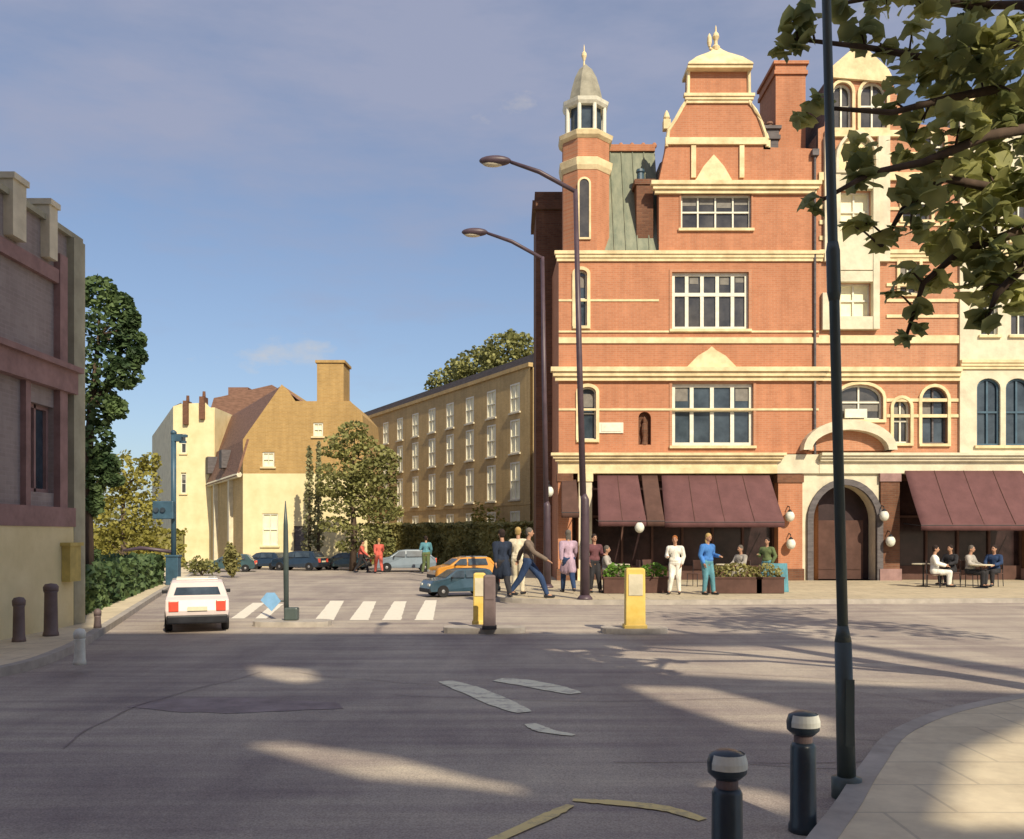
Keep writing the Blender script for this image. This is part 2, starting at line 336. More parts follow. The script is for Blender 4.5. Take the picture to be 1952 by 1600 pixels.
def curve(pts, n=6):   # catmull rom through 2-d points
    out = []
    for i in range(len(pts) - 1):
        p0, p1, p2, p3 = [Vector(pts[min(max(k, 0), len(pts) - 1)]) for k in (i - 1, i, i + 1, i + 2)]
        for s in range(n):
            t = s / n; out.append(tuple(.5 * ((2 * p1) + (p2 - p0) * t + (2 * p0 - 5 * p1 + 4 * p2 - p3) * t * t + (3 * p1 - p0 - 3 * p2 + p3) * t ** 3)))
    out.append(tuple(pts[-1])); return out
lk = curve([(-17.5, 52), (-11.6, 30.6), (-7.7, 17.2), (-6.6, 13.2), (-6.5, 11.2), (-7.6, 10.1), (-10, 9.9), (-40, 9.9)])
slab('pavement_left', lk + [(-40, 52)], .12, M['flags'])
fk = curve([(-1.5, 50), (-.9, 34), (-.9, 27), (-.55, 24.6), (.6, 23.3), (4, 22.9), (16, 23.6), (45, 24)])
slab('pavement_far', fk + [(45, 50)], .12, M['paving'])
rk = curve([(-.6, 3.0), (.9, 3.9), (1.83, 5.25), (2.55, 6.5), (3.35, 7.75), (4.6, 8.9), (6.6, 9.9), (12, 11.2), (40, 13)])
slab('pavement_right', rk + [(40, -8), (-.6, -8)], .12, M['flags'])
isl = []
def oval(cx, cy, rx, ry, n=20): return [(cx + rx * math.copysign(abs(math.cos(t)) ** .6, math.cos(t)), cy + ry * math.copysign(abs(math.sin(t)) ** .6, math.sin(t))) for t in [i * 2 * math.pi / n for i in range(n)]]

# road patches and markings (each a real sheet on the road)
def marks(name, quads, z, m, jag=.0):
    b = MB()
    for q in quads:
        pts = [G(*p) for p in q]
        if jag:
            r = []
            for i, p in enumerate(pts):
                c = pts[(i + 1) % len(pts)]; d = c - p; nn = Vector((-d.y, d.x, 0)).normalized(); ns = max(2, int(d.length / .12))
                for s in range(ns):
                    r.append(p + d * (s / ns) + nn * jag * (noise.noise((p + d * (s / ns)) * 3.1 + Vector((0, 7, 3))) + .5 * noise.noise((p + d * (s / ns)) * 11 + Vector((0, 1, 3)))))
            pts = r
        b.face([(p.x, p.y, z) for p in pts])
    o = b.build(name, m, fix=False)
    for p in o.data.polygons:
        if p.normal.z < 0: p.flip()
    return tag(o, kind='structure')
marks('road_repair', [[(300, 1336), (420, 1331), (640, 1340), (655, 1352), (430, 1362), (330, 1358), (240, 1349)]], .008, M['patchd'], .05)
def stroke(px, w0, w1):
    c = curve([tuple(G(*p)[:2]) for p in px], 8); n = len(c); a, d = [], []
    for i, p in enumerate(c):
        u = Vector(c[min(i + 1, n - 1)]) - Vector(c[max(i - 1, 0)]); u.normalize(); k = i / (n - 1); w = (w0 + (w1 - w0) * k) * (math.sin(math.pi * min(1, max(0, .06 + .88 * k))) ** .4) / 2 + .02 * noise.noise(Vector((i * .9, w0, 0)))
        a.append((p[0] - u.y * w, p[1] + u.x * w)); d.append((p[0] + u.y * w, p[1] - u.x * w))
    return a + d[::-1]
for pp, w0, w1 in (([(848, 1300), (900, 1318), (960, 1344), (1000, 1360)], .34, .3), ([(948, 1297), (1000, 1303), (1060, 1315), (1098, 1324)], .42, .3), ([(1010, 1382), (1040, 1395), (1094, 1404)], .2, .1)):
    sheet('pale_road_stroke', stroke(pp, w0, w1), .012, M['paint'])  # patchy pale strokes laid flat on the carriageway
sheet('yellow_line', stroke([(1092, 1528), (1180, 1534), (1270, 1545), (1340, 1566)], .1, .13), .012, M['yellowline'])
sheet('yellow_line', stroke([(1088, 1538), (1030, 1566), (900, 1625)], .1, .1), .013, M['yellowline'])
bars = []
for xl, yt in ((600, 1146), (666, 1147), (728, 1147), (790, 1145)):
    bars.append([(xl, 1183), (xl + 36, 1183), (xl + 56 - (xl - 600) * .07, yt), (xl + 30 - (xl - 600) * .05, yt)])
bars += [[(440, 1180), (466, 1180), (505, 1150), (482, 1150)], [(486, 1180), (508, 1180), (540, 1152), (520, 1152)]]
marks('zebra_crossing', bars, .008, M['crosspaint'], .02)
cb_ = MB()
for k in range(9):      # cracks and seams in the carriageway
    x0 = random.uniform(-7, 3); y0 = random.uniform(6.5, 13); a = random.choice([-.35, -.12, 1.9]) + random.uniform(-.15, .15); pts = []
    p = Vector((x0, y0))
    for s in range(40):
        pts.append(p.copy()); a += random.uniform(-.13, .13); p = p + Vector((math.cos(a), math.sin(a))) * .11
    for u, v in zip(pts, pts[1:]):
        d = (v - u).normalized(); nn = Vector((-d.y, d.x)) * .007
        cb_.face([(u.x - nn.x, u.y - nn.y, .0145), (v.x - nn.x, v.y - nn.y, .0145), (v.x + nn.x, v.y + nn.y, .0145), (u.x + nn.x, u.y + nn.y, .0145)])
tag(cb_.build('road_cracks', M['patchd'], fix=False), kind='structure')
def manhole(px, py, w, h, what):
    c = G(px, py); t = thing('manhole_cover', (c.x, c.y, .004), what, 'manhole cover')
    b = MB(); b.box(-w / 2, w / 2, -h / 2, h / 2, 0, .012); b.build('frame', M['chrome'] if 0 else M['kerb'], t)
    b = MB(); b.box(-w / 2 + .05, w / 2 - .05, -h / 2 + .05, h / 2 - .05, .0, .018)
    for i in range(6):
        for j in range(4): b.box(-w / 2 + .09 + i * (w - .18) / 6, -w / 2 + .13 + i * (w - .18) / 6, -h / 2 + .1 + j * (h - .2) / 4, -h / 2 + .14 + j * (h - .2) / 4, .018, .023)
    b.build('lid', M['tyre'], t)

# ------------------------------------------------------------------ windows etc. (local coordinates, front towards -y)
def rect(x0, x1, z0, z1): return [(x0, z0), (x1, z0), (x1, z1), (x0, z1)]
def arch(x0, x1, z0, z1, rise=None, n=10):
    w = (x1 - x0) / 2; rise = w if rise is None else rise; cx = (x0 + x1) / 2
    return [(x0, z0), (x1, z0)] + [(cx + w * math.cos(t), z1 - rise + rise * math.sin(t)) for t in [math.pi * i / n for i in range(n + 1)]]
def window(par, lp, y=0, cols=2, rows=2, fw=.07, bw=.05, glass='glass', frame='white', sill=True, dep=.16, label=None, topbar=None, sillm='stone'):
    xs = [p[0] for p in lp]; zs = [p[1] for p in lp]; x0, x1, z0, z1 = min(xs), max(xs), min(zs), max(zs)
    b = MB(); b.ring(lp, fw, y + dep - .05, y + dep + .03)
    for i in range(1, cols): x = x0 + (x1 - x0) * i / cols; b.box(x - bw / 2, x + bw / 2, y + dep - .04, y + dep + .02, z0 + fw, z1 - fw)
    hs = [z0 + (z1 - z0) * j / rows for j in range(1, rows)] if topbar is None else [z0 + (z1 - z0) * topbar]
    for z in hs: b.box(x0 + fw, x1 - fw, y + dep - .05, y + dep + .015, z - bw / 2, z + bw / 2)
    w = b.build('window', M[frame], par, label=label)
    g = MB(); g.face([(x, y + dep + .025, z) for x, z in lp]); g.build('pane', M[glass], w, fix=False)
    if glass != 'blind' and z1 - z0 > 1.2:
        hh = random.choice((.15, .3, .3, .45)) * (z1 - z0); zz = z1 - fw if len(lp) == 4 else z1 - fw - (x1 - x0) * .3
        for i in range(cols):
            if random.random() < .6:
                g = MB(); xa_ = x0 + (x1 - x0) * i / cols + fw; g.box(xa_, x0 + (x1 - x0) * (i + 1) / cols - bw, y + dep + .012, y + dep + .02, zz - hh * random.uniform(.6, 1.1), zz); g.build('window_blind', M['dimblind'], w)
    if sill:
        s = MB(); s.box(x0 - .1, x1 + .1, y - .1, y + dep, z0 - .1, z0 - .002); s.build('sill', M[sillm], w)
    return w
def band(b, x0, x1, z0, z1, y, proj): b.box(x0, x1, y - proj, y + .05, z0, z1)
def cornice(b, x0, x1, z0, z1, y, proj, n=3, ends=True):
    for i in range(n):
        p = proj * (.45 + .55 * i / (n - 1)) ; za = z0 + (z1 - z0) * i / n; zb = z0 + (z1 - z0) * (i + 1) / n
        b.box(x0 - (p if ends else 0), x1 + (p if ends else 0), y - p, y + .04, za, zb - (.0))

YF = 33.0
def fx(px, base=0): return (px - CX) * YF / F - base
def fz(py): return CH - (py - HZ) * YF / F
# =================================================================== corner building
X0 = fx(1065)
cb = thing('corner_building', (X0, YF, 0), 'tall red brick corner building with cream bands, curved gable, corner turret and burgundy awning', 'building')
f = lambda px: fx(px, X0)
wl = f(1560)
outer = [(0, fz(865)), (wl, fz(865)), (wl, fz(285)), (f(1535), fz(283)), (f(1462), fz(281)), (f(1458), fz(255)), (f(1450), fz(232)), (f(1440), fz(212)), (f(1428), fz(196)), (f(1427), fz(137)),
         (f(1312), fz(137)), (f(1311), fz(190)), (f(1300), fz(206)), (f(1288), fz(228)), (f(1274), fz(250)), (f(1270), fz(280)), (f(1256), fz(345)), (f(1256), fz(482)), (0, fz(482))]
W3 = rect(f(1298), f(1432), fz(436), fz(371)); W2 = rect(f(1281), f(1427), fz(628), fz(519)); W1 = rect(f(1281), f(1436), fz(850), fz(731))
S2 = arch(f(1097), f(1119), fz(622), fz(515), .15); S1 = arch(f(1104), f(1136), fz(838), fz(738), .2)
N1 = arch(f(1217), f(1241), fz(848), fz(785))
b = MB(); b.wall(outer, [W3, W2, W1, S2, S1, N1], 0, .24)
# thickness of the gable, and the mass behind
b.build('wall', M['brick'], cb)
z1_g = fz(482)
b = MB()
gab = [p for p in outer if p[1] > fz(490)]
b.prism_y([(wl, fz(366))] + outer[2:17] + [(f(1256), fz(366))], .03, .55); b.box(f(1256), f(1290), .26, .55, z1_g, fz(366)); b.box(f(1440), wl, .26, .55, z1_g, fz(366)); b.build('gable', M['brick'], cb)
# side and rear walls
lx = [(0, 0), (-.42, 13), (wl, 13), (wl, 0)]
b = MB(); z1 = fz(482)
for (xa, ya), (xb, yb) in ((lx[0], lx[1]), (lx[1], lx[2]), (lx[2], lx[3])):
    b.face([(xa, ya, 0), (xb, yb, 0), (xb, yb, z1), (xa, ya, z1)])
b.face([(p[0], p[1], z1) for p in lx]); b.box(.02, wl - .02, .26, .4, 4.8, z1 - .05)
b.build('side_wall', M['darkbrick'] if 0 else M['brick'], cb)
# roof behind gable (slate, pitched to the sides), copper roof between turret and gable
b = MB(); gx0, gx1, gc = f(1262), f(1530), f(1370)
for (xa, xb) in (): pass
b.prism_y([(gx0, z1), (gx1, z1), (gx1, fz(300)), (gc + .3, fz(215)), (gc - .3, fz(215)), (gx0, fz(300))], .56, 9); b.build('roof', M['slate'], cb)
b = MB(); xa, xb = f(1150), f(1262); zt = fz(252)
b.face([(xa, .12, z1), (xb, .12, z1), (xb, 1.7, zt), (xa, 1.7, zt)]); b.face([(xa, .12, z1), (xa, 1.7, zt), (xa, 7, zt), (xa, 7, z1)]); b.face([(xa, 1.7, zt), (xb, 1.7, zt), (xb, 7, zt), (xa, 7, zt)]); b.face([(xa, 7, z1), (xb, 7, z1), (xb, 7, zt), (xa, 7, zt)])
for i in range(1, 5):
    x = xa + (xb - xa) * i / 5.; b.tube([(x, .1, z1), (x, 1.68, zt)], .025, 6)
b.build('copper_roof', M['copper'], cb)
b = MB(); b.box(xa, xb, 1.6, 1.95, zt, zt + .25); [b.ball((xa + (xb - xa) * k / 5., 1.78, zt + .27), .1, .1, .12, 8, 6) for k in range(6)]; b.build('roof_ridge', M['brick'], cb)
b = MB(); b.box(f(1216), f(1248), .35, 1.1, z1, fz(345)); b.box(f(1212), f(1252), .3, 1.15, fz(345), fz(335)); ch = b.build('chimney', M['darkbrick'], cb, label='narrow brown chimney with blue pot between turret and gable')
b = MB(); b.lathe((f(1226), .7, fz(335)), [(.15, 0), (.13, .35), (.17, .4), (.15, .5)], 10); b.build('chimney_pot', M['bluep'], ch)
# projecting stack on the left flank
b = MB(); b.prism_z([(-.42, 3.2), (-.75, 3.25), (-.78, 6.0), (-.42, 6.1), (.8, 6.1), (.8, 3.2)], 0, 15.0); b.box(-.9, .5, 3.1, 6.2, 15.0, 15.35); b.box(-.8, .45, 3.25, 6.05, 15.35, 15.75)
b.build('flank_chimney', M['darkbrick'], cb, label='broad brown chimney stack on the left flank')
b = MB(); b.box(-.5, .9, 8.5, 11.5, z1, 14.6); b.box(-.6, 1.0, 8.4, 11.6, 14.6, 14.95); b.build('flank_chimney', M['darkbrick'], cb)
# bands
b = MB()
cornice(b, 0, wl, fz(499), fz(480), 0, .16)
cornice(b, 0, wl, fz(727), fz(702), 0, .30)
band(b, 0, wl, fz(655), fz(644), 0, .06); band(b, 0, wl, fz(634.5), fz(631), 0, .05)
band(b, 0, wl, fz(783), fz(779), 0, .04)
cornice(b, f(1254), f(1548), fz(371), fz(349), 0, .28)
band(b, f(1268), f(1462), fz(277), fz(264), 0, .10); cornice(b, f(1311), f(1429), fz(198), fz(181), 0, .16)
for px in (1317, 1409): b.box(f(px), f(px + 9), -.08, .02, fz(340), fz(279))
for za, zb in ((fz(575), fz(571)), (fz(430), fz(427))): b.box(0, f(1256) if za < z1 else 0, -.03, .02, za, zb)
b.build('stone_bands', M['stone'], cb)
b = MB()
b.b.free()
for (c, w, zb_, zt_, bs) in ((1359, 36, 349, 298, 0), (1355, 48, 702, 662, 0)):
    b = MB(); zb2, zt2 = fz(zb_), fz(zt_)
    b.prism_y([(f(c - w), zb2), (f(c + w), zb2), (f(c + w * .55), zb2 + (zt2 - zb2) * .55), (f(c + 8), zb2 + (zt2 - zb2) * .82), (f(c), zt2), (f(c - 8), zb2 + (zt2 - zb2) * .82), (f(c - w * .55), zb2 + (zt2 - zb2) * .55)], -.16, .04); b.build('pediment', M['stone'], cb)
b = MB(); b.box(f(1142), f(1188), -.05, .02, fz(826), fz(806)); b.box(f(1146), f(1184), -.065, -.04, fz(823), fz(809)); b.build('plaque', M['white'], cb)
b = MB(); b.face([(x, .2, z) for x, z in N1]); b.lathe((f(1229), .1, fz(848)), [(.13, 0), (.1, .1), (.07, .3), (.12, .55), (.1, .75), (.05, .82), (.08, .95), (.02, 1.05)], 10); b.build('niche', M['darkbrick'], cb)
# gable cap (ogee) and finials
b = MB(); gcx = f(1370); s_ = YF / F
b.box(f(1308), f(1431), -.3, .8, fz(137), fz(131)); 
prof = [(62, 131), (60, 127), (54, 122), (44, 113), (31, 105), (19, 98), (10, 91), (5, 86)]
rings = []
for hw, py in prof: rings.append(b.vs([(gcx - hw * s_, .25 - hw * s_ * .5, fz(py)), (gcx + hw * s_, .25 - hw * s_ * .5, fz(py)), (gcx + hw * s_, .25 + hw * s_ * .5, fz(py)), (gcx - hw * s_, .25 + hw * s_ * .5, fz(py))]))
for r0, r1 in zip(rings, rings[1:]):
    for i in range(4): b.b.faces.new((r0[i], r0[(i + 1) % 4], r1[(i + 1) % 4], r1[i]))
b.b.faces.new(rings[0][::-1]); b.b.faces.new(rings[-1])
b.build('gable_cap', M['stone'], cb)
b = MB(); b.lathe((gcx - .05, .25, fz(90)), [(.12, 0), (.16, .12), (.07, .22), (.06, .35), (.13, .5), (.10, .62), (.035, .7), (.03, .85), (.005, .95)], 12)
b.lathe((gcx - .3, .2, fz(84)), [(.05, 0), (.09, .15), (.08, .35), (.04, .45), (.01, .5)], 10); b.tube([(gcx - .3, .2, fz(86)), (gcx - .08, .25, fz(92))], .05, 8); b.build('finial', M['stone'], cb)
for px, py in ((1272, 215), (1462, 255)):
    b = MB(); b.box(f(px) - .13, f(px) + .13, .0, .3, fz(py + 30), fz(py + 12)); b.lathe((f(px), .15, fz(py + 12)), [(.07, 0), (.13, .1), (.09, .25), (.02, .38)], 10); b.build('finial', M['stone'], cb)
# coping along the gable edge
for pl_ in (outer[4:10], outer[10:16]):
    b = MB(); b.tube([(x_, -.03, z_) for x_, z_ in pl_], .07, 6); b.build('coping', M['stone'], cb)
# turret
tc_ = (f(1119), .72)
b = MB(); r8 = .93
b.lathe((tc_[0], tc_[1], z1 - .02), [(r8, 0), (r8, fz(262) - z1)], 8, rot=math.pi / 8); tw = b.build('turret', M['brick'], cb)
b = MB(); b.lathe((tc_[0], tc_[1], fz(326)), [(r8 + .02, 0), (r8 + .1, .15), (r8 + .14, .4), (r8 + .04, .46)], 8, rot=math.pi / 8)
b.lathe((tc_[0], tc_[1], fz(266)), [(r8 + .02, 0), (r8 + .12, .1), (r8 + .16, .25), (r8 - .1, .4)], 8, rot=math.pi / 8); b.build('turret_band', M['stone'], tw)
b = MB(); rr = .74
for i in range(8):
    a = math.pi / 8 + i * math.pi / 4; b.tube([(tc_[0] + rr * math.cos(a), tc_[1] + rr * math.sin(a), fz(252)), (tc_[0] + rr * math.cos(a), tc_[1] + rr * math.sin(a), fz(194))], .075, 8)
b.lathe((tc_[0], tc_[1], fz(197)), [(rr + .06, 0), (rr + .14, .1), (rr + .18, .22), (rr - .02, .28)], 8, rot=math.pi / 8); b.build('belvedere', M['white'], tw)
b = MB(); b.lathe((tc_[0], tc_[1], fz(252)), [(.6, 0), (.6, fz(194) - fz(252))], 8, rot=math.pi / 8); b.build('louvres', M['glassb'], tw)
b = MB(); b.lathe((tc_[0], tc_[1], fz(185)), [(.68, 0), (.64, .25), (.56, .6), (.44, 1.0), (.26, 1.35), (.1, 1.5), (.05, 1.56)], 8, rot=math.pi / 8); b.build('spire', M['spire'], tw)
b = MB(); b.lathe((tc_[0] - .05, tc_[1], fz(108)), [(.05, 0), (.03, .2), (.1, .4), (.09, .5), (.03, .58), (.02, .75), (.002, .85)], 10); b.build('finial', M['stone'], tw)
b = MB(); sl_ = arch(f(1104), f(1122), fz(456), fz(345)); b.face([(x, tc_[1] - r8 * .924 - .02, z) for x, z in sl_]); b.ring(sl_, -.07, tc_[1] - r8 * .924 - .07, tc_[1] - r8 * .924 + .02); 
w_ = b.build('window', [M['stone']], tw)
b = MB(); b.face([(x, tc_[1] - r8 * .924 - .03, z) for x, z in arch(f(1104), f(1122), fz(456), fz(345))]); b.build('pane', M['glass'], w_, fix=False)
# windows
wn3 = window(cb, W3, 0, 4, 2, .07, .06, topbar=.5, label='wide top floor window with white glazing bars')
wn2 = window(cb, W2, 0, 5, 2, .12, .13, topbar=.62, label='wide second floor window with thick cream mullions')
wn1 = window(cb, W1, 0, 4, 2, .13, .14, topbar=.58, glass='glassb', label='wide first floor window with cream mullions and transom')
for q, lb in ((S2, 'narrow second floor window by the corner'), (S1, 'narrow first floor window by the corner')):
    b = MB(); b.ring(q, -.12, -.06, .03); o = window(cb, q, 0, 1, 2, .05, .04, 'glassb', label=lb); b.build('surround', M['stone'], o)
for q, o, wd_ in ((W2, wn2, .1), (W1, wn1, .1), (W3, wn3, .06)): b = MB(); b.ring(q, -wd_, -.03, .02); b.build('surround', M['brick2'], o)
# fascia over the shop
b = MB(); zc0, zc1 = fz(903), fz(866); b.box(-.03, f(1480), -.12, .3, zc0, zc1 - .2); cornice(b, 0, f(1478), zc1 - .28, zc1 + .02, -.12, .3); b.build('fascia', M['stone'], cb)
b = MB(); b.box(f(1480), wl, -.1, .3, fz(903), fz(867)); b.build('fascia_end', M['pale'], cb)
# ground floor piers, shopfront
def pier(par, xa, xb, zt, m, base='stone'):
    b = MB(); b.box(xa, xb, -.1, .5, .12, zt); p = b.build('pier', M[m], par)
    b = MB(); b.box(xa - .05, xb + .05, -.16, .4, .1, .55); b.build('pier_base', M[base], p); b = MB(); b.box(xa - .04, xb + .04, -.15, .4, zt - .3, zt - .003); b.build('pier_capital', M[base], p); return p
pier(cb, -.03, f(1090), fz(903), 'brick', 'darkbrick'); pier(cb, f(1103), f(1128), fz(903), 'pale', 'stone'); pier(cb, f(1482), f(1528), fz(905), 'brick', 'darkbrick')
def shopfront(par, xa, xb, zt, y=.45, n=6, stall='black'):
    b = MB(); b.face([(xa, y + .04, .12), (xb, y + .04, .12), (xb, y + .04, zt), (xa, y + .04, zt)]); g = b.build('shop_glass', M['shopglass'], par, fix=False)
    b = MB(); b.box(xa, xb, y - .06, y + .03, .12, .65); b.box(xa, xb, y - .06, y + .03, zt - .25, zt); b.box(xa, xb, y - .04, y + .02, 2.45, 2.53)
    for i in range(n + 1):
        x = xa + (xb - xa - .08) * i / n; b.box(x, x + .08, y - .05, y + .035, .65, zt - .25)
    b.build('shopfront', M['awningd'], par)
shopfront(cb, f(1128), f(1482), fz(903), n=6); shopfront(cb, f(1090), f(1103), fz(903), n=1)
def awning(par, xa, xb, zt, zb, proj, m='awning', y=-.12, flare=.12, label=None):
    b = MB(); n = 14; rows = 6; g = []
    for j in range(rows + 1):
        t = j / rows; row = []
        for i in range(n + 1):
            u = i / n; x = (xa - flare * t) + ((xb + flare * t) - (xa - flare * t)) * u
            row.append(b.b.verts.new((x, y - proj * t, zt + (zb - zt) * t - .06 * math.sin(math.pi * t) - .012 * math.cos(u * n * math.pi) * t)))
        g.append(row)
    row = [b.b.verts.new((v.co.x, v.co.y + .01, v.co.z - .2 - .03 * abs(math.sin(i * 1.57)))) for i, v in enumerate(g[-1])]; g.append(row)
    for r0, r1 in zip(g, g[1:]):
        for i in range(n): b.b.faces.new((r0[i], r0[i + 1], r1[i + 1], r1[i]))
    o = b.build('awning', M[m], par, smooth=True, label=label); so_ = o.modifiers.new('solid', 'SOLIDIFY'); so_.thickness = .012
    if xb - xa > 1.2:
        m_ = max(2, int((xb - xa) / .9))
        for i in range(1, m_):
            u = i / m_; pts = [((xa - flare * t_) + ((xb + flare * t_) - (xa - flare * t_)) * u, y - proj * t_ - .008, zt + (zb - zt) * t_ - .06 * math.sin(math.pi * t_) + .006) for t_ in (0, .25, .5, .75, 1)]
            q_ = MB(); q_.tube(pts, .012, 5); q_.build('seam', M['awningd'], o)
    b = MB(); 
    for x in (xa - flare + .05, xb + flare - .05): b.tube([(x, y + .05, zb + .05), (x, y - proj + .05, zb - .05)], .02, 6)
    b.tube([(xa - flare, y - proj + .02, zb - .03), (xb + flare, y - proj + .02, zb - .03)], .025, 8); b.build('arm', M['black'], o)
    return o
aw = 1.45; YA = YF - aw - .12
def az(py): return CH - (py - HZ) * YA / F
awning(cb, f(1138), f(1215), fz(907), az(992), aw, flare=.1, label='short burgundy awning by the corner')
awning(cb, f(1222), f(1252), fz(907), az(992), aw, 'awningd', flare=.02, label='narrow dark brown awning strip standing in for a shadow stripe')  # shadow stripe across the awning, put in as a darker canvas strip
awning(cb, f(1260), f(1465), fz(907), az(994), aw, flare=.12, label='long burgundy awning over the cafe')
awning(cb, f(1070), f(1098), fz(915), az(975), .9, 'awningd', flare=.05, label='small dark awning at the building corner')
def globe(par, px, py, off, base, yy=-.3):
    b = MB(); x = fx(px, base); z = fz(py); b.ball((x, yy, z), .17, .17, .2, 14, 10); o = b.build('wall_lantern', M['bandwhite'], par, smooth=True)
    b = MB(); b.tube([(x, yy, z + .18), (x, yy + .05, z + .35)] + ([(x, .0, z + .4)] if yy > -1 else []), .02, 6); b.lathe((x, yy, z + .16), [(.1, 0), (.06, .06), (.02, .1)], 10); b.build('bracket', M['black'], o)
for px, py in ((1208, 1006), (1500, 985), (1502, 1037), (1046, 938)): globe(cb, px, py, 0, X0, -1.5 if px == 1208 else (-.35 if px > 1200 else -.3))
# downpipe
b = MB(); b.tube([(f(1552), -.08, fz(866)), (f(1552), -.08, fz(300))], .05, 8); b.box(f(1552) - .12, f(1552) + .12, -.2, 0, fz(300), fz(288)); b.build('downpipe', M['slate'], cb)

# =================================================================== adjoining building
X1 = fx(1560)
rb = thing('stone_trimmed_building', (X1, YF, 0), 'red brick and cream stone building behind the leafy branches, with an arched entrance', 'building')
h = lambda px: fx(px, X1)
R_ = 1828
outer = [(0.0, fz(865)), (h(R_), fz(865)), (h(R_), fz(250)), (h(1800), fz(240)), (h(1730), fz(235)), (h(1705), fz(165)), (h(1690), fz(135)), (h(1637), fz(88)), (h(1588), fz(130)), (h(1575), fz(160)), (h(1572), fz(240)), (0.0, fz(245))]
A = {}
A['dark_arch'] = arch(h(1596), h(1683), fz(800), fz(733), .5)
A['l1'] = arch(h(1531), h(1561), fz(850), fz(770)) 
A['r1'] = arch(h(1703), h(1735), fz(845), fz(760)); A['r2'] = arch(h(1757), h(1806), fz(846), fz(738))
A['t1'] = arch(h(1588), h(1624), fz(245), fz(158)); A['t2'] = arch(h(1640), h(1690), fz(245), fz(155))
A['m1'] = rect(h(1598), h(1660), fz(605), fz(540)); A['m2'] = rect(h(1715), h(1752), fz(560), fz(495))
A['u1'] = rect(h(1600), h(1660), fz(440), fz(365)); A['u2'] = rect(h(1720), h(1775), fz(420), fz(350)); A['u3'] = arch(h(1760), h(1800), fz(300), fz(255), .2)
del A['l1']
b = MB(); b.wall(outer, list(A.values()), 0.03, .22); b.build('wall', M['brick2'], rb)
b = MB(); b.box(.01, h(R_), .24, 12, 4.8, fz(252)); b.prism_y([(h(1576), fz(252)), (h(1712), fz(252)), (h(1700), fz(165)), (h(1637), fz(93)), (h(1584), fz(140))], .25, 9); b.build('rear_wall', M['slate'], rb)
b = MB()
cornice(b, 0, h(R_), fz(727), fz(702), .03, .30, ends=False); band(b, 0, h(R_), fz(655), fz(640), .03, .08); cornice(b, 0, h(R_), fz(499), fz(478), .03, .16, ends=False)
band(b, 0, h(R_), fz(345), fz(330), .03, .12); band(b, h(1572), h(1720), fz(262), fz(250), .03, .12); band(b, h(1660), h(R_), fz(300), fz(291), .03, .08)
for py in (395, 425, 540, 570, 600, 760, 790): band(b, h(1690), h(R_), fz(py + 6), fz(py), .03, .05)
for py in (390, 420, 450): band(b, h(1562), h(1598), fz(py + 8), fz(py), .03, .05)
b.build('stone_bands', M['stone'], rb)
b = MB(); b.prism_y([(h(1578), fz(150)), (h(1704), fz(160)), (h(1690), fz(133)), (h(1637), fz(84)), (h(1586), fz(128))], -.12, .02); b.build('gable_stone', M['stone'], rb)
# central stone bay
b = MB()
for xa_, xb_ in ((1586, 1598), (1660, 1672)): b.box(h(xa_), h(xb_), -.25, .02, fz(630), fz(330))
for xa_, xb_, za_, zb_ in ((1570, 1586, 500, 262), (1672, 1694, 500, 262), (1566, 1586, 630, 560)): b.box(h(xa_), h(xb_), -.14, .02, fz(za_), fz(zb_))
for za_, zb_ in ((630, 606), (540, 520), (518, 441), (364, 332)): b.box(h(1598), h(1660), -.22, .02, fz(za_), fz(zb_))
b.ring(arch(h(1594), h(1664), fz(330), fz(262), .9), -.1, -.3, .0)
b.build('stone_bay', M['pale'], rb)
b = MB(); b.wall(arch(h(1594), h(1664), fz(330), fz(262), .9), [], -.1, 0); b.build('bay_tympanum', M['stone'], rb)
for k, q in A.items():
    o = window(rb, q, .03, 2 if k not in ('u1', 'm1') else 2, 2, .07, .06, 'glassb' if k in ('r2',) else ('blind' if k in ('m1', 'u1') else 'glass'), 'white' if k != 'r2' else 'slate', sill=k not in ('dark_arch',), sillm='stone')
    if k not in ('m1', 'u1'):
        b = MB(); b.ring(q, -.11, -.05, .06); b.build('surround', M['stone'], o)
# blind niches either side of the pediment
b = MB()
for xa_, xb_, zt_ in ((1528, 1558, 768), (1680, 1700, 770), (1808, 1826, 768)):
    pass
b.box(h(1610), h(1652), -.05, .05, fz(797), fz(780)); b.build('plaque', M['white'], rb)
# segmental pediment over the entrance
b = MB(); n = 16; pts_o = []; pts_i = []
for i in range(n + 1):
    t = math.pi * (i / n); pts_o.append((h(1612) + (h(1700) - h(1612)) * -math.cos(t), fz(860) + (fz(803) - fz(860)) * math.sin(t))); pts_i.append((h(1612) + (h(1684) - h(1612)) * -math.cos(t), fz(860) + (fz(822) - fz(860)) * math.sin(t)))
for i in range(n): 
    a_, c_, d_, e_ = pts_o[i], pts_o[i + 1], pts_i[i + 1], pts_i[i]
    v = b.vs([(q[0], y, q[1]) for y in (-.5, .03) for q in (a_, c_, d_, e_)])
    for f_ in ((0, 1, 2, 3), (7, 6, 5, 4), (0, 4, 5, 1), (3, 2, 6, 7)): b.b.faces.new([v[k] for k in f_])
b.build('arched_pediment', M['pale'], rb)
b = MB(); b.wall([(x, z) for x, z in pts_i] , [], -.1, 0); b.build('tympanum', M['brick2'], rb)
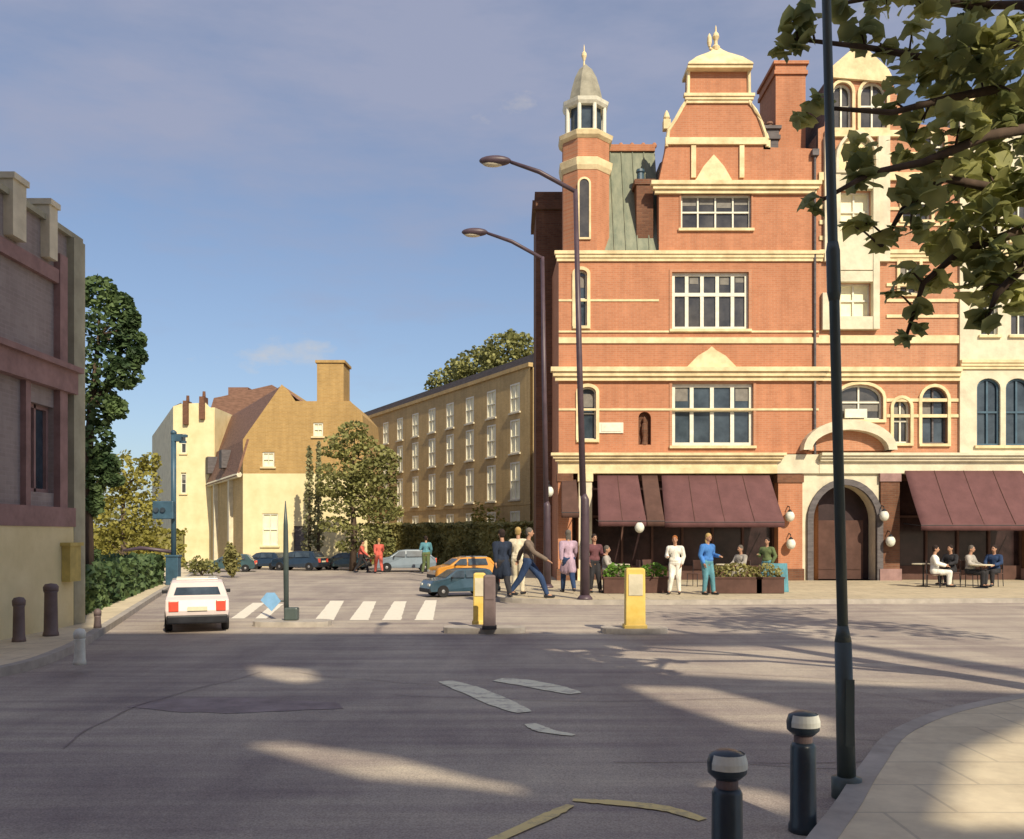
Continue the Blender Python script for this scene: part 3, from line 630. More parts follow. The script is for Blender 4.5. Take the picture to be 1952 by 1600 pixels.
# fascia and ground floor
b = MB(); b.box(0, h(2300), -.12, .3, zc0, zc1 - .2); cornice(b, 0, h(2300), zc1 - .28, zc1 + .02, -.12, .3, ends=False); b.build('fascia', M['pale'], rb)
ent = arch(h(1549), h(1670), .12, fz(925), 1.3, 16)
b = MB(); b.wall(rect(h(1529), h(1676), .12, fz(903)), [ent], .0, .7); b.build('entrance_wall', M['pale'], rb)
b = MB(); b.ring(ent, -.22, -.12, .06); b.build('entrance_arch', M['slate'], rb)
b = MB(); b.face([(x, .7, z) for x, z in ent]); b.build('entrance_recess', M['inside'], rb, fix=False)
b = MB(); xm = (h(1549) + h(1670)) / 2
for sx in (-1, 1):
    b.box(xm + sx * .03 if sx > 0 else xm - .93, xm + .93 if sx > 0 else xm - .03, .6, .66, .14, 2.35); b.box(xm + (.12 if sx > 0 else -.84), xm + (.84 if sx > 0 else -.12), .58, .61, .5, 1.1)
b.build('door', M['awningd'], rb)
pier(rb, h(1677), h(1713), fz(903), 'darkbrick', 'maroonband')
shopfront(rb, h(1713), h(1960), fz(903), n=4); pier(rb, h(1960), h(1990), fz(903), 'darkbrick', 'maroonband')
shopfront(rb, h(1990), h(2280), fz(903), n=5)
awning(rb, h(1722), h(1945), fz(898), az(1000), aw, flare=.06, label='long burgundy awning at the right')
awning(rb, h(2000), h(2220), fz(898), az(1000), aw, flare=.06)
for px, py in ((1678, 984), (1690, 1032)): globe(rb, px, py, 0, X1, -.35)
# cream stone wing at the right
C1 = arch(h(1860), h(1905), fz(850), fz(722), .35); C2 = arch(h(1915), h(1962), fz(850), fz(722), .35); C3 = arch(h(2010), h(2060), fz(850), fz(722), .35)
D = [rect(h(1868), h(1900), fz(640), fz(560)), rect(h(1925), h(1960), fz(640), fz(560)), rect(h(2010), h(2050), fz(640), fz(560)), rect(h(1868), h(1900), fz(460), fz(380)), rect(h(1925), h(1960), fz(460), fz(380))]
b = MB(); b.wall(rect(h(R_), h(2300), fz(865), fz(190)), [C1, C2, C3] + D, -.08, .24); b.box(h(R_), h(2300), .2, 12, 4.8, fz(192)); b.face([(h(R_), -.08, fz(865)), (h(R_), .2, fz(865)), (h(R_), .2, fz(190)), (h(R_), -.08, fz(190))])
wg = b.build('stone_wing', M['pale'], rb)
for za_, zb_, pj in ((205, 185, .3), (499, 480, .12), (705, 688, .15)): b = MB(); cornice(b, h(R_), h(2300), fz(za_), fz(zb_), -.08, pj, ends=False); b.build('wing_cornice', M['stone'], wg)
for q in (C1, C2, C3): window(wg, q, -.08, 2, 2, .08, .07, 'glassb', 'bluep')
for q in D: window(wg, q, -.08, 2, 2, .06, .05, 'glass', 'white')
# tall chimney and dark stack between the two buildings
def stack(par, xa, xb, ya, yb, z0, z1_, m, pots=3, potm='browntile'):
    b = MB(); b.box(xa, xb, ya, yb, z0, z1_ - .5); b.box(xa - .07, xb + .07, ya - .07, yb + .07, z1_ - .5, z1_ - .35); b.box(xa - .02, xb + .02, ya - .02, yb + .02, z1_ - .35, z1_ - .12); b.box(xa - .1, xb + .1, ya - .1, yb + .1, z1_ - .12, z1_)
    c = b.build('chimney', M[m], par)
    for i in range(pots):
        q = MB(); q.lathe((xa + (xb - xa) * (i + .5) / pots, (ya + yb) / 2, z1_), [(.13, 0), (.11, .3), (.15, .34), (.12, .42)], 10); q.build('chimney_pot', M[potm], c)
    return c
stack(rb, h(1497), h(1556), 1.2, 3.4, fz(480), fz(85), 'brick', 0)
stack(cb, f(1462), f(1496), .8, 2.0, fz(340), fz(222), 'slate', 2)

# =================================================================== terrace
tr = Vector((1.1, 54)); te = Vector((-14.6, 82)); td = te - tr; tlen = td.length
ang = math.atan2(td.y, td.x)       # local x runs along the wall from the near end; we want the front to face the road (left)
# local x from far end to near end so that -y faces left/front
t_ = thing('brick_terrace', (te.x, te.y, 0), 'long brown brick terrace with rows of pale sash windows receding down the street', 'building', rz=math.atan2(-td.y, -td.x))
cols = 10; pitch = (tlen - .6) / cols; holes = []; H_ = 12.0
rowsz = [(9.45, 11.25), (6.9, 9.0), (4.0, 6.35), (1.2, 3.3)]
for za_, zb_ in rowsz:
    for i in range(cols):
        xc = .3 + pitch * (i + .5); holes.append(rect(xc - .62, xc + .62, za_, zb_))
b = MB(); b.wall(rect(0, tlen, 0, H_), holes, 0, .18); b.box(0, tlen, .2, 9, 0, H_ - .02); b.build('wall', M['stock'], t_)
b = MB(); b.box(0, tlen, -.12, .2, H_, H_ + .25); b.box(0, tlen, -.04, .02, 3.65, 3.85); b.build('parapet', M['stock'], t_)
b = MB(); b.prism_y([(0, H_ + .25), (tlen, H_ + .25), (tlen, H_ + .9), (0, H_ + .9)], .5, 5); b.build('roof', M['slate'], t_)
b = MB(); b.box(0, tlen, -.025, .01, 0, 3.63); ww = b
ww.b.free()
for q in holes: window(t_, q, 0, 2, 2, .1, .05, 'blind', 'brightwhite', dep=.06, sillm='pale')
for i in range(3): stack(t_, 2 + i * 9.5, 3.4 + i * 9.5, 2, 3, H_ + .3, H_ + 2.2, 'stock', 3) if i == 5 else None

# =================================================================== houses at the end of the street
def hx(px, Y): return (px - CX) * Y / F
def hz(py, Y): return CH - (py - HZ) * Y / F
# ochre house
Y = 50; ox = hx(463, Y)
oh = thing('ochre_house', (ox, Y, 0), 'ochre gabled house with steep brown roof, big chimney and cream ground floor', 'building')
g_ = lambda px: hx(px, Y) - ox
upper = [(0, hz(903, Y)), (g_(700), hz(903, Y)), (g_(690), hz(790, Y)), (g_(668), hz(765, Y)), (g_(563), hz(765, Y)), (g_(550), hz(745, Y)), (g_(537), hz(733, Y)), (0, hz(838, Y))]
wa = rect(g_(500), g_(523), hz(890, Y), hz(862, Y)); wb = rect(g_(597), g_(616), hz(832, Y), hz(806, Y))
b = MB(); b.wall(upper, [wa, wb], 0, .15); b.prism_y([(x + (.02 if x == 0 else 0), z - .03) for x, z in upper], .17, 6); b.build('upper_wall', M['ochre'], oh)
for q in (wa, wb): window(oh, q, 0, 2, 2, .08, .05, 'blind', 'white', dep=.1)
b = MB(); b.wall(rect(0, g_(700), 0, hz(903, Y)), [rect(g_(500), g_(530), 1.2, 3.0), rect(g_(560), g_(585), .1, 2.3)], 0, .15); lw = b.build('lower_wall', M['render'], oh)
window(oh, rect(g_(500), g_(530), 1.2, 3.0), 0, 2, 2, .07, .05, 'blind', 'white', dep=.1, sillm='render')
b = MB(); b.box(g_(560), g_(585), .08, .14, .1, 2.3); b.build('door', M['slate'], oh)
b = MB(); b.box(g_(602), g_(653), .3, 2.2, hz(765, Y), hz(690, Y)); b.box(g_(599), g_(656), .22, 2.3, hz(690, Y), hz(685, Y)); ch = b.build('chimney', M['ochre'], oh)
# left flank: side wall, eave and roof run back to the left
bx, by = hx(375, 66) - ox, 16.0
b = MB(); ze = hz(905, Y); b.face([(0, 0, 0), (bx, by, 0), (bx, by, ze), (0, 0, ze)]); b.face([(bx, by, 0), (bx + 6, by, 0), (bx + 6, by, ze), (bx, by, ze)])
b.build('flank_wall', M['stock'], oh)
b = MB(); zr = hz(737, Y); rx_ = g_(535)
b.face([(-.25, .0, ze - .1), (bx - .25, by, ze - .1), (bx + .7, by, zr - 2.6), (.35, .0, hz(838, Y))]); b.face([(.35, 0, hz(838, Y)), (bx + .7, by, zr - 2.6), (bx + rx_, by, zr + .2), (rx_, 0, zr)])
b.face([(rx_, 0, zr), (bx + rx_, by, zr + .2), (bx + rx_ + 4, by, ze), (rx_ + 4, 0, zr - 3)])
o = b.build('roof', M['browntile'], oh); q = o.modifiers.new('s', 'SOLIDIFY'); q.thickness = .12
b = MB(); d_ = Vector((bx, by, 0)).normalized(); nrm = Vector((d_.y, -d_.x, 0)) * -1
b.tube([(-.2, 0, ze), (bx - .2, by, ze)], .16, 6); b.build('gutter', M['pale'], oh)
for i in range(3):
    t = .18 + i * .3; c = Vector((bx, by, 0)) * t; q = MB(); q.box(-.22, .22, -.25, .05, 0, ze - .15); q.xf(Matrix.Translation(c) @ Matrix.Rotation(math.atan2(by, bx) + math.pi, 4, 'Z')); q.build('pilaster', M['pale'], oh)
for t in (.3, .6):
    c = Vector((0, 0, ze + 1.2)).lerp(Vector((bx, by, ze + 1.2)), t) + Vector((.15, 0, 0)); q = MB(); q.box(-.5, .5, -.5, .4, -.5, .6); q.xf(Matrix.Translation(c) @ Matrix.Rotation(math.atan2(by, bx) + math.pi, 4, 'Z')); q.build('dormer', M['slate'], oh)
# brown roofed house behind
Y = 72; ox = hx(404, Y)
bh = thing('brown_roofed_house', (ox, Y, 0), 'dark brown roofed house showing between the white block and the ochre gable', 'building')
g_ = lambda px: hx(px, Y) - ox
b = MB(); b.box(0, g_(560), 0, 8, 0, hz(800, Y)); b.build('wall', M['stock'], bh)
b = MB(); b.prism_y([(-.3, hz(802, Y)), (g_(566), hz(802, Y)), (g_(560), hz(758, Y)), (g_(520), hz(735, Y)), (g_(425), hz(757, Y)), (g_(410), hz(760, Y))], -.3, 8); b.build('roof', M['browntile'], bh)
b = MB(); b.box(g_(432), g_(470), .4, 2, hz(760, Y), hz(737, Y)); b.build('chimney', M['browntile'], bh)
# white block
Y = 60; ox = hx(330, Y)
wh = thing('cream_block', (ox, Y, 0), 'tall narrow cream rendered block with two thin dark chimneys, left of the ochre house', 'building')
g_ = lambda px: hx(px, Y) - ox
b = MB(); zt = hz(775, Y)
b.wall([(0, 0), (g_(408), 0), (g_(408), hz(785, Y)), (g_(392), hz(768, Y)), (g_(345), hz(770, Y)), (0, zt)], [rect(g_(345), g_(355), 7.3, 8.6), rect(g_(345), g_(355), 4.6, 6)], 0, .12)
b.box(.02, g_(408), .15, 8, 0, zt - .05); b.build('wall', M['render'], wh)
for za_ in (7.3, 4.6): window(wh, rect(g_(345), g_(355), za_, za_ + 1.3), 0, 1, 2, .05, .04, 'glass', 'white', dep=.08)
b = MB(); lx_, ly_ = hx(290, 78) - ox, 18
b.face([(0, 0, 0), (lx_, ly_, 0), (lx_, ly_, zt), (0, 0, zt)]); b.build('flank_wall', M['pale'], wh)
b = MB(); b.face([(0, 0, zt), (lx_, ly_, zt), (lx_ + 1.4, ly_, zt + 1.2), (g_(345), 0, hz(768, Y))]); o = b.build('roof', M['slate'], wh); q = o.modifiers.new('s', 'SOLIDIFY'); q.thickness = .1
for px, ya, yb in ((356, 810, 765), (387, 800, 757)):
    b = MB(); b.box(g_(px - 5), g_(px + 4), -.25, .6, hz(ya, Y), hz(yb, Y)); b.lathe((g_(px), .2, hz(yb, Y)), [(.12, 0), (.1, .4)], 8); b.build('chimney', M['darkbrick'], wh)

# =================================================================== left building
lb = thing('mauve_building', (-8.3, 0, 0), 'shaded mauve brick building with maroon bands and pale parapet blocks at the left edge', 'building')
# local: face at x=0, looks to +x
def face_x(bm, outer, holes, rev=.2):
    t = MB(); t.wall(outer, holes, 0, rev); t.xf(Matrix(((0, -1, 0, 0), (1, 0, 0, 0), (0, 0, 1, 0), (0, 0, 0, 1)))); return t
y0_, y1_ = 11.6, 17.05
Lw = [rect(15.25, 16.15, 2.55, 4.1), rect(12.3, 14.1, 2.55, 4.1), rect(12.3, 14.3, 5.1, 6.3)]
t = face_x(None, rect(y0_, y1_, 0, 7.35), Lw); t.b.verts.ensure_lookup_table()
t.box(-7, -.22, y0_, y1_ - .02, 0, 7.3); t.box(-7, 0, y1_ - .02, y1_, 0, 7.35); t.box(-7, 0, y0_ , y0_ + .02, 0, 7.35); t.build('wall', M['purple'], lb)
for q in Lw:
    t = MB(); t.ring(q, .07, .1, .16); t.box((q[0][0] + q[1][0]) / 2 - .03, (q[0][0] + q[1][0]) / 2 + .03, .1, .15, q[0][1], q[2][1]); t.xf(Matrix(((0, -1, 0, 0), (1, 0, 0, 0), (0, 0, 1, 0), (0, 0, 0, 1)))); w_ = t.build('window', M['maroonband'], lb)
    t = MB(); t.face([(x, .16, z) for x, z in q]); t.xf(Matrix(((0, -1, 0, 0), (1, 0, 0, 0), (0, 0, 1, 0), (0, 0, 0, 1)))); t.build('pane', M['glassb'], w_)
b = MB(); b.box(0, .18, y0_, y1_ - .35, 4.42, 4.82); b.box(0, .26, y0_, y1_ - .3, 4.82, 4.92); b.box(0, .16, y0_, y1_ - .4, 1.95, 2.3); b.box(0, .1, y0_, y1_ - .6, 6.35, 6.6)
b.box(0, .12, 16.15, 16.42, 2.3, 6.9); b.box(0, .1, 15.05, 15.2, 2.3, 4.42); b.build('bands', M['maroonband'], lb)
b = MB(); b.box(0, .14, 16.62, 17.05, 0, 7.35); b.box(-.1, .1, y0_, y1_, 7.35, 7.45); b.build('corner_strip', M['cornerstone'], lb)
for ya, yb in ((12.4, 12.8), (13.4, 13.7), (14.55, 14.95), (15.7, 15.98)):
    b = MB(); b.box(-.35, .16, ya, yb, 6.7, 7.62); b.box(-.4, .2, ya - .03, yb + .03, 7.62, 7.72); b.build('parapet_block', M['pale'], lb)
b = MB(); b.box(0, .14, y0_, 16.6, .12, 1.95); b.build('ground_floor_render', M['render'], lb)
b = MB(); b.box(.145, .3, 16.15, 16.55, .95, 1.6); b.box(.14, .33, 16.1, 16.6, 1.6, 1.66); b.build('yellow_box', M['dullyellow'], lb, label='yellow wall box low on the mauve building')
b = MB(); b.box(-7, -.5, y0_, y1_, 7.35, 7.6); b.build('roof', M['slate'], lb)
# buildings behind the viewpoint, the ones that shade the near road
def block(x0, x1, y0, y1, hgt, m, label):
    t = thing('street_building', ((x0 + x1) / 2, y1, 0), label, 'building'); w = (x1 - x0) / 2; d = y0 - y1
    b = MB(); b.box(-w, w, d, 0, 0, hgt); b.build('wall', M[m], t)
    b = MB(); b.box(-w - .15, w + .15, -.1, .2, hgt - .5, hgt); b.build('cornice', M['stone'], t)
    k = int(2 * w / 3)
    fr = MB(); pn = MB()
    for i in range(k):
        for j in range(int(hgt / 3.2) - 1):
            x = -w + (i + .5) * 2 * w / k; z = 1.4 + j * 3.2
            q = MB(); q.box(x - .6, x + .6, .0, .07, z - .1, z); q.box(x - .6, x + .6, .0, .05, z + 1.75, z + 1.85); q.box(x - .6, x - .52, 0, .05, z, z + 1.75); q.box(x + .52, x + .6, 0, .05, z, z + 1.75); q.box(x - .03, x + .03, 0, .05, z, z + 1.75)
            o = q.build('window', M['white'], t); g = MB(); g.box(x - .52, x + .52, 0, .02, z, z + 1.75); g.build('pane', M['glass'], o)
    return t
block(-26, 3.2, -20, -8, 28.5, 'brick', 'very tall brick block behind the viewpoint')
lowb = block(3.2, 15.9, -20, -8, 10.0, 'stock', 'lower brick block behind the viewpoint, with an added screen on its roof that shapes the sun patches')
def shade_hole(pts, grow=0):       # where light that reaches these ground points passes the screen
    r = []
    for p in pts:
        g = G(*p); t = (g.y + 8) / -SAZ.y; r.append((g.x + SAZ.x * t - 9.55, t * math.tan(SEL)))
    return r
holes = [shade_hole([(1180, 1300), (1330, 1304), (1590, 1366), (1600, 1408), (1420, 1388), (1270, 1340)]),
         shade_hole([(478, 1262), (600, 1272), (616, 1298), (560, 1303), (490, 1288)]),
         shade_hole([(435, 1408), (560, 1402), (760, 1430), (900, 1465), (985, 1480), (1010, 1515), (860, 1496), (700, 1484), (560, 1446)]),
         shade_hole([(1330, 1474), (1450, 1490), (1540, 1522), (1500, 1552), (1370, 1520)]),
         shade_hole([(1690, 1600), (1775, 1440), (1990, 1352), (2150, 1390), (2050, 1600)]),
         [(1.1, 16.2), (4.6, 14.9), (5.6, 15.2), (5.8, 18.7), (.9, 18.7)]]
b = MB()  # unseen screen, added so its holes shape the sun on road and leaves
for yy, rv in ((0, -.3), (-.3, 0)): b.wall(rect(-6.3, 6.3, 10.0, 19.95), holes, yy, rv)
b.box(-6.35, 6.35, -.34, .04, 19.96, 20.05); b.build('light_shaping_screen', M['stock'], lowb)

# =================================================================== street furniture
def tall_post():
    base = G(1614, 1522); t = thing('lamp_column', (base.x, base.y, .12), 'tall teal grey lamp column standing on the near kerb at the right, base thicker than shaft', 'lamp post')
    lean = -.026; Z = lambda z: (lean * z, 0, z)
    b = MB(); b.lathe((0, 0, 0), [(.1, -.12), (.1, .02), (.062, .03), (.06, .05)], 18); b.tube([Z(.02), Z(.95)], [.062, .056], 18); b.tube([Z(.95), Z(1.06)], [.056, .036], 18); b.build('base', M['post'], t, smooth=True)
    b = MB(); b.tube([Z(1.06), Z(3.5), Z(5.4), Z(8.0)], [.036, .034, .030, .026], 16); b.build('shaft', M['post'], t, smooth=True)
    b = MB(); b.tube([Z(3.28), Z(3.34), Z(3.62), Z(3.68)], [.036, .046, .046, .036], 16); b.build('collar', M['post'], t, smooth=True)
    b = MB(); b.box(-.03, .03, -.064, -.055, .25, .7); b.build('access_door', M['post'], t)
    b = MB(); b.tube([Z(8.0), (lean * 8 - .02, .3, 8.3), (lean * 8, 1.2, 8.5)], .025, 10); b.ball((lean * 8, 1.5, 8.47), .12, .35, .07); b.build('lantern', M['post'], t)
tall_post()
def bollard(px, pb, top, label):
    base = G(px, pb); Y = base.y; hgt = (pb - top) * Y / F; r = .078
    t = thing('bollard', (base.x, base.y, 0.004), label, 'bollard', 'navy bollards beside the lamp column')
    b = MB(); b.lathe((0, 0, 0), [(r * 1.12, 0), (r * 1.12, .04), (r, .06), (r * .96, hgt - .21), (r * .8, hgt - .185)], 22); b.build('shaft', M['navy'], t, smooth=True)
    b = MB(); b.lathe((0, 0, 0), [(r * .7, hgt - .19), (r * .7, hgt - .14)], 20); b.build('neck', M['mauve'], t)
    b = MB(); b.lathe((0, 0, 0), [(r * .8, hgt - .14), (r * 1.22, hgt - .11), (r * 1.26, hgt - .06), (r * 1.1, hgt - .02), (r * .6, hgt + .0), (.004, hgt + .006)], 22); c = b.build('cap', M['navy'], t, smooth=True)
    b = MB(); n = 14   # pale reflective crescent on the cap, turned to the right
    for i in range(n):
        a0, a1 = R(-150) + R(190) * i / n, R(-150) + R(190) * (i + 1) / n
        ln = lambda rr, a, z: (rr * math.cos(a), rr * math.sin(a), z)
        b.face([ln(r * 1.285, a0, hgt - .085), ln(r * 1.285, a1, hgt - .085), ln(r * 1.28, a1, hgt - .055), ln(r * 1.28, a0, hgt - .055)])
        b.face([ln(r * 1.28, a0, hgt - .055), ln(r * 1.28, a1, hgt - .055), ln(r * 1.12, a1, hgt - .014), ln(r * 1.12, a0, hgt - .014)])
    b.build('reflector', M['bandwhite'], c)
bollard(1386, 1712, 1432, 'navy bollard with pale cap, nearest the camera and cut by the bottom edge')
bollard(1531, 1586, 1358, 'navy bollard with pale cap standing next to the tall lamp column')

def street_lamp(px, pb, top_px, top_py, head_px, head_py, label, z0=.12, dy=0):
    base = G(px, pb); Y = base.y; t = thing('street_lamp', (base.x, Y, z0), label, 'street lamp', 'mauve street lamps by the corner building')
    ht = CH - (top_py - HZ) * Y / F - z0; tx = (top_px - px) * Y / F
    hx_ = (head_px - px) * Y / F; hz_ = CH - (head_py - HZ) * Y / F - z0
    b = MB(); b.tube([(0, 0, -z0), (0, 0, 2.6), (tx * .2, 0, 2.75)], [.13, .11, .08], 14); b.lathe((0, 0, 0), [(.2, 0), (.2, .04), (.13, .12)], 14); b.build('base', M['navy'] if 0 else M['lampm'], t, smooth=True)
    b = MB(); b.tube([(tx * .2, 0, 2.7), (tx * .6, 0, ht * .6), (tx, 0, ht)], [.085, .075, .06], 14); b.build('column', M['lampm'], t, smooth=True)
    b = MB(); b.tube([(tx, 0, ht - .05), (tx + (hx_ - tx) * .45, 0, ht + (hz_ - ht) * .62), (hx_ + .4, 0, hz_ - .03)], [.055, .06, .045], 10); b.build('arm', M['lampm'], t, smooth=True)
    b = MB(); b.ball((hx_, 0, hz_), .42, .17, .13, 20, 12); b.xf(Matrix.Identity(4)); hd = b.build('lamp_head', M['lampm'], t, smooth=True)
    b = MB(); b.ball((hx_ - .06, 0, hz_ - .07), .28, .12, .09, 16, 10); b.build('lens', M['pale'], hd, smooth=True)
street_lamp(1115, 1152, 1097, 362, 944, 307, 'nearer mauve street lamp whose arm reaches left over the road')
street_lamp(1043, 1128, 1034, 490, 905, 443, 'farther mauve street lamp against the dark flank of the corner building')

def signal_post():
    base = G(331, 1122); Y = base.y; k = Y / F; t = thing('signal_post', (base.x, Y, .12), 'blue signal post on the left pavement with a box and side arm', 'signal post')
    Zp = lambda py: CH - (py - HZ) * k - .12
    b = MB(); b.box(-.22, .2, -.15, .15, 0, Zp(1062)); b.box(-.25, .23, -.18, .18, Zp(1062), Zp(1058)); b.build('control_cabinet', M['bluep'], t, bevel=.02)
    b = MB(); b.tube([(0, 0, Zp(1062)), (0, 0, Zp(828))], .085, 12); b.lathe((0, 0, Zp(828)), [(.1, 0), (.1, .08), (.03, .14)], 12); b.build('pole', M['bluep'], t, smooth=True)
    b = MB(); b.box(-.6, .1, -.3, -.1, Zp(990), Zp(956)); s = b.build('signal_box', M['bluep'], t, bevel=.03)
    b = MB(); [b.tube([(-.46 + i * .22, -.36, Zp(973)), (-.46 + i * .22, -.29, Zp(973))], .085, 12) for i in range(2)]; b.build('lens', M['glassb'], s)
    b = MB(); b.box(-.05, .28, -.08, .08, Zp(842), Zp(828)); b.box(.2, .46, -.05, .05, Zp(834), Zp(829)); b.box(.2, .42, -.05, .05, Zp(845), Zp(841)); b.build('bracket', M['bluep'], t)
    b = MB(); b.tube([(-.05, 0, Zp(1052)), (-1.1, 0, Zp(1045)), (-1.7, 0, Zp(1050))], [.06, .07, .04], 10); b.build('side_arm', M['lampm'], t, smooth=True)
signal_post()
def island_post():
    base = G(546, 1192); Y = base.y; k = Y / F
    slab('traffic_island', oval(base.x + .15, Y - .1, .75, .35), .1, M['kerb'], .08)
    t = thing('island_post', (base.x, Y, .1), 'slim pointed grey post on the traffic island with a small blue plate', 'post'); Zp = lambda py: CH - (py - HZ) * k - .1
    b = MB(); b.tube([(0, 0, 0), (-.01, 0, Zp(1060)), (-.015, 0, Zp(1000)), (-.02, 0, Zp(955))], [.05, .055, .045, .008], 12); b.build('pole', M['post'], t, smooth=True)
    b = MB(); b.box(-.03, .24, -.1, .1, 0, Zp(1158)); b.build('foot_box', M['post'], t, bevel=.03)
    b = MB(); cx_ = (517 - 546) * k; cz_ = Zp(1146); b.prism_y([(cx_ - .2, cz_ + .02), (cx_ + .02, cz_ - .2), (cx_ + .2, cz_), (cx_ + .08, cz_ + .17), (cx_ - .08, cz_ + .17)], -.05, -.03); pl = b.build('blue_plate', M['bluesign'], t)
    b = MB(); b.tube([(cx_, -.03, cz_), (0, 0, cz_)], .018, 8); b.build('plate_arm', M['post'], t)
island_post()
def yellow_bollard(px0, px1, top, pb, m, label, lean=0, grp='bollards on the crossing refuge'):
    base = G((px0 + px1) / 2, pb); Y = base.y; k = Y / F; w = (px1 - px0) * k / 2; hg = (pb - top) * k - .1
    t = thing('refuge_bollard', (base.x, Y, .1), label, 'bollard', grp)
    b = MB(); b.prism_y([(-w, .0), (w, 0), (w * .96, hg - .03), (w * .8, hg), (-w * .8, hg), (-w * .96, hg - .03)], -w * .7, w * .7); bd = b.build('body', M[m], t, bevel=.03)
    b = MB(); b.box(-w * 1.15, w * 1.15, -w * .85, w * .85, -.002, .07); b.build('base', M['black' if m == 'mauve' else 'yellow'], t, bevel=.01)
    b = MB(); b.box(-w * .7, w * .7, -w * .7 - .012, -w * .7 + .01, hg * .55, hg * .9); b.build('panel', M['pale' if m == 'yellow' else m], bd)
slab('refuge', oval(G(924, 1204).x, 16.5, .75, .3), .1, M['kerb'], .08)
yellow_bollard(902, 926, 1092, 1200, 'yellow', 'narrow yellow bollard at the left refuge, beside the mauve one')
yellow_bollard(921, 945, 1096, 1210, 'mauve', 'mauve grey bollard touching the narrow yellow one')
slab('refuge', oval(G(1209, 1207).x, 16.4, .6, .3), .1, M['kerb'], .08)
yellow_bollard(1191, 1229, 1083, 1208, 'yellow', 'wide yellow bollard alone on the right refuge')
# bollards by the left building
def small_bollard(px, top, pb, r, m, label):
    base = G(px, pb); Y = base.y; hgt = (pb - top) * Y / F - .12
    t = thing('pavement_bollard', (base.x, Y, .12), label, 'bollard', 'bollards on the left pavement')
    b = MB(); b.lathe((0, 0, 0), [(r * 1.15, 0), (r * 1.1, .05), (r, .08), (r * .9, hgt - .16), (r * 1.05, hgt - .13)], 16); b.build('shaft', M[m], t, smooth=True)
    b = MB(); b.lathe((0, 0, 0), [(r * 1.05, hgt - .13), (r * 1.1, hgt - .06), (r * .8, hgt - .015), (.004, hgt)], 16); b.build('cap', M[m], t, smooth=True)
small_bollard(97, 1112, 1226, .11, 'mauve', 'thick dark bollard on the left pavement, tallest of the row')
small_bollard(36, 1138, 1238, .09, 'mauve', 'dark bollard at the extreme left edge of the pavement')
small_bollard(152, 1198, 1285, .07, 'bandwhite', 'short pale bollard at the kerb corner')
small_bollard(140, 1105, 1196, .12, 'bandwhite', 'pale stout bollard behind the dark ones')
small_bollard(186, 1160, 1210, .06, 'mauve', 'small dark bollard at the kerb beside the white car')

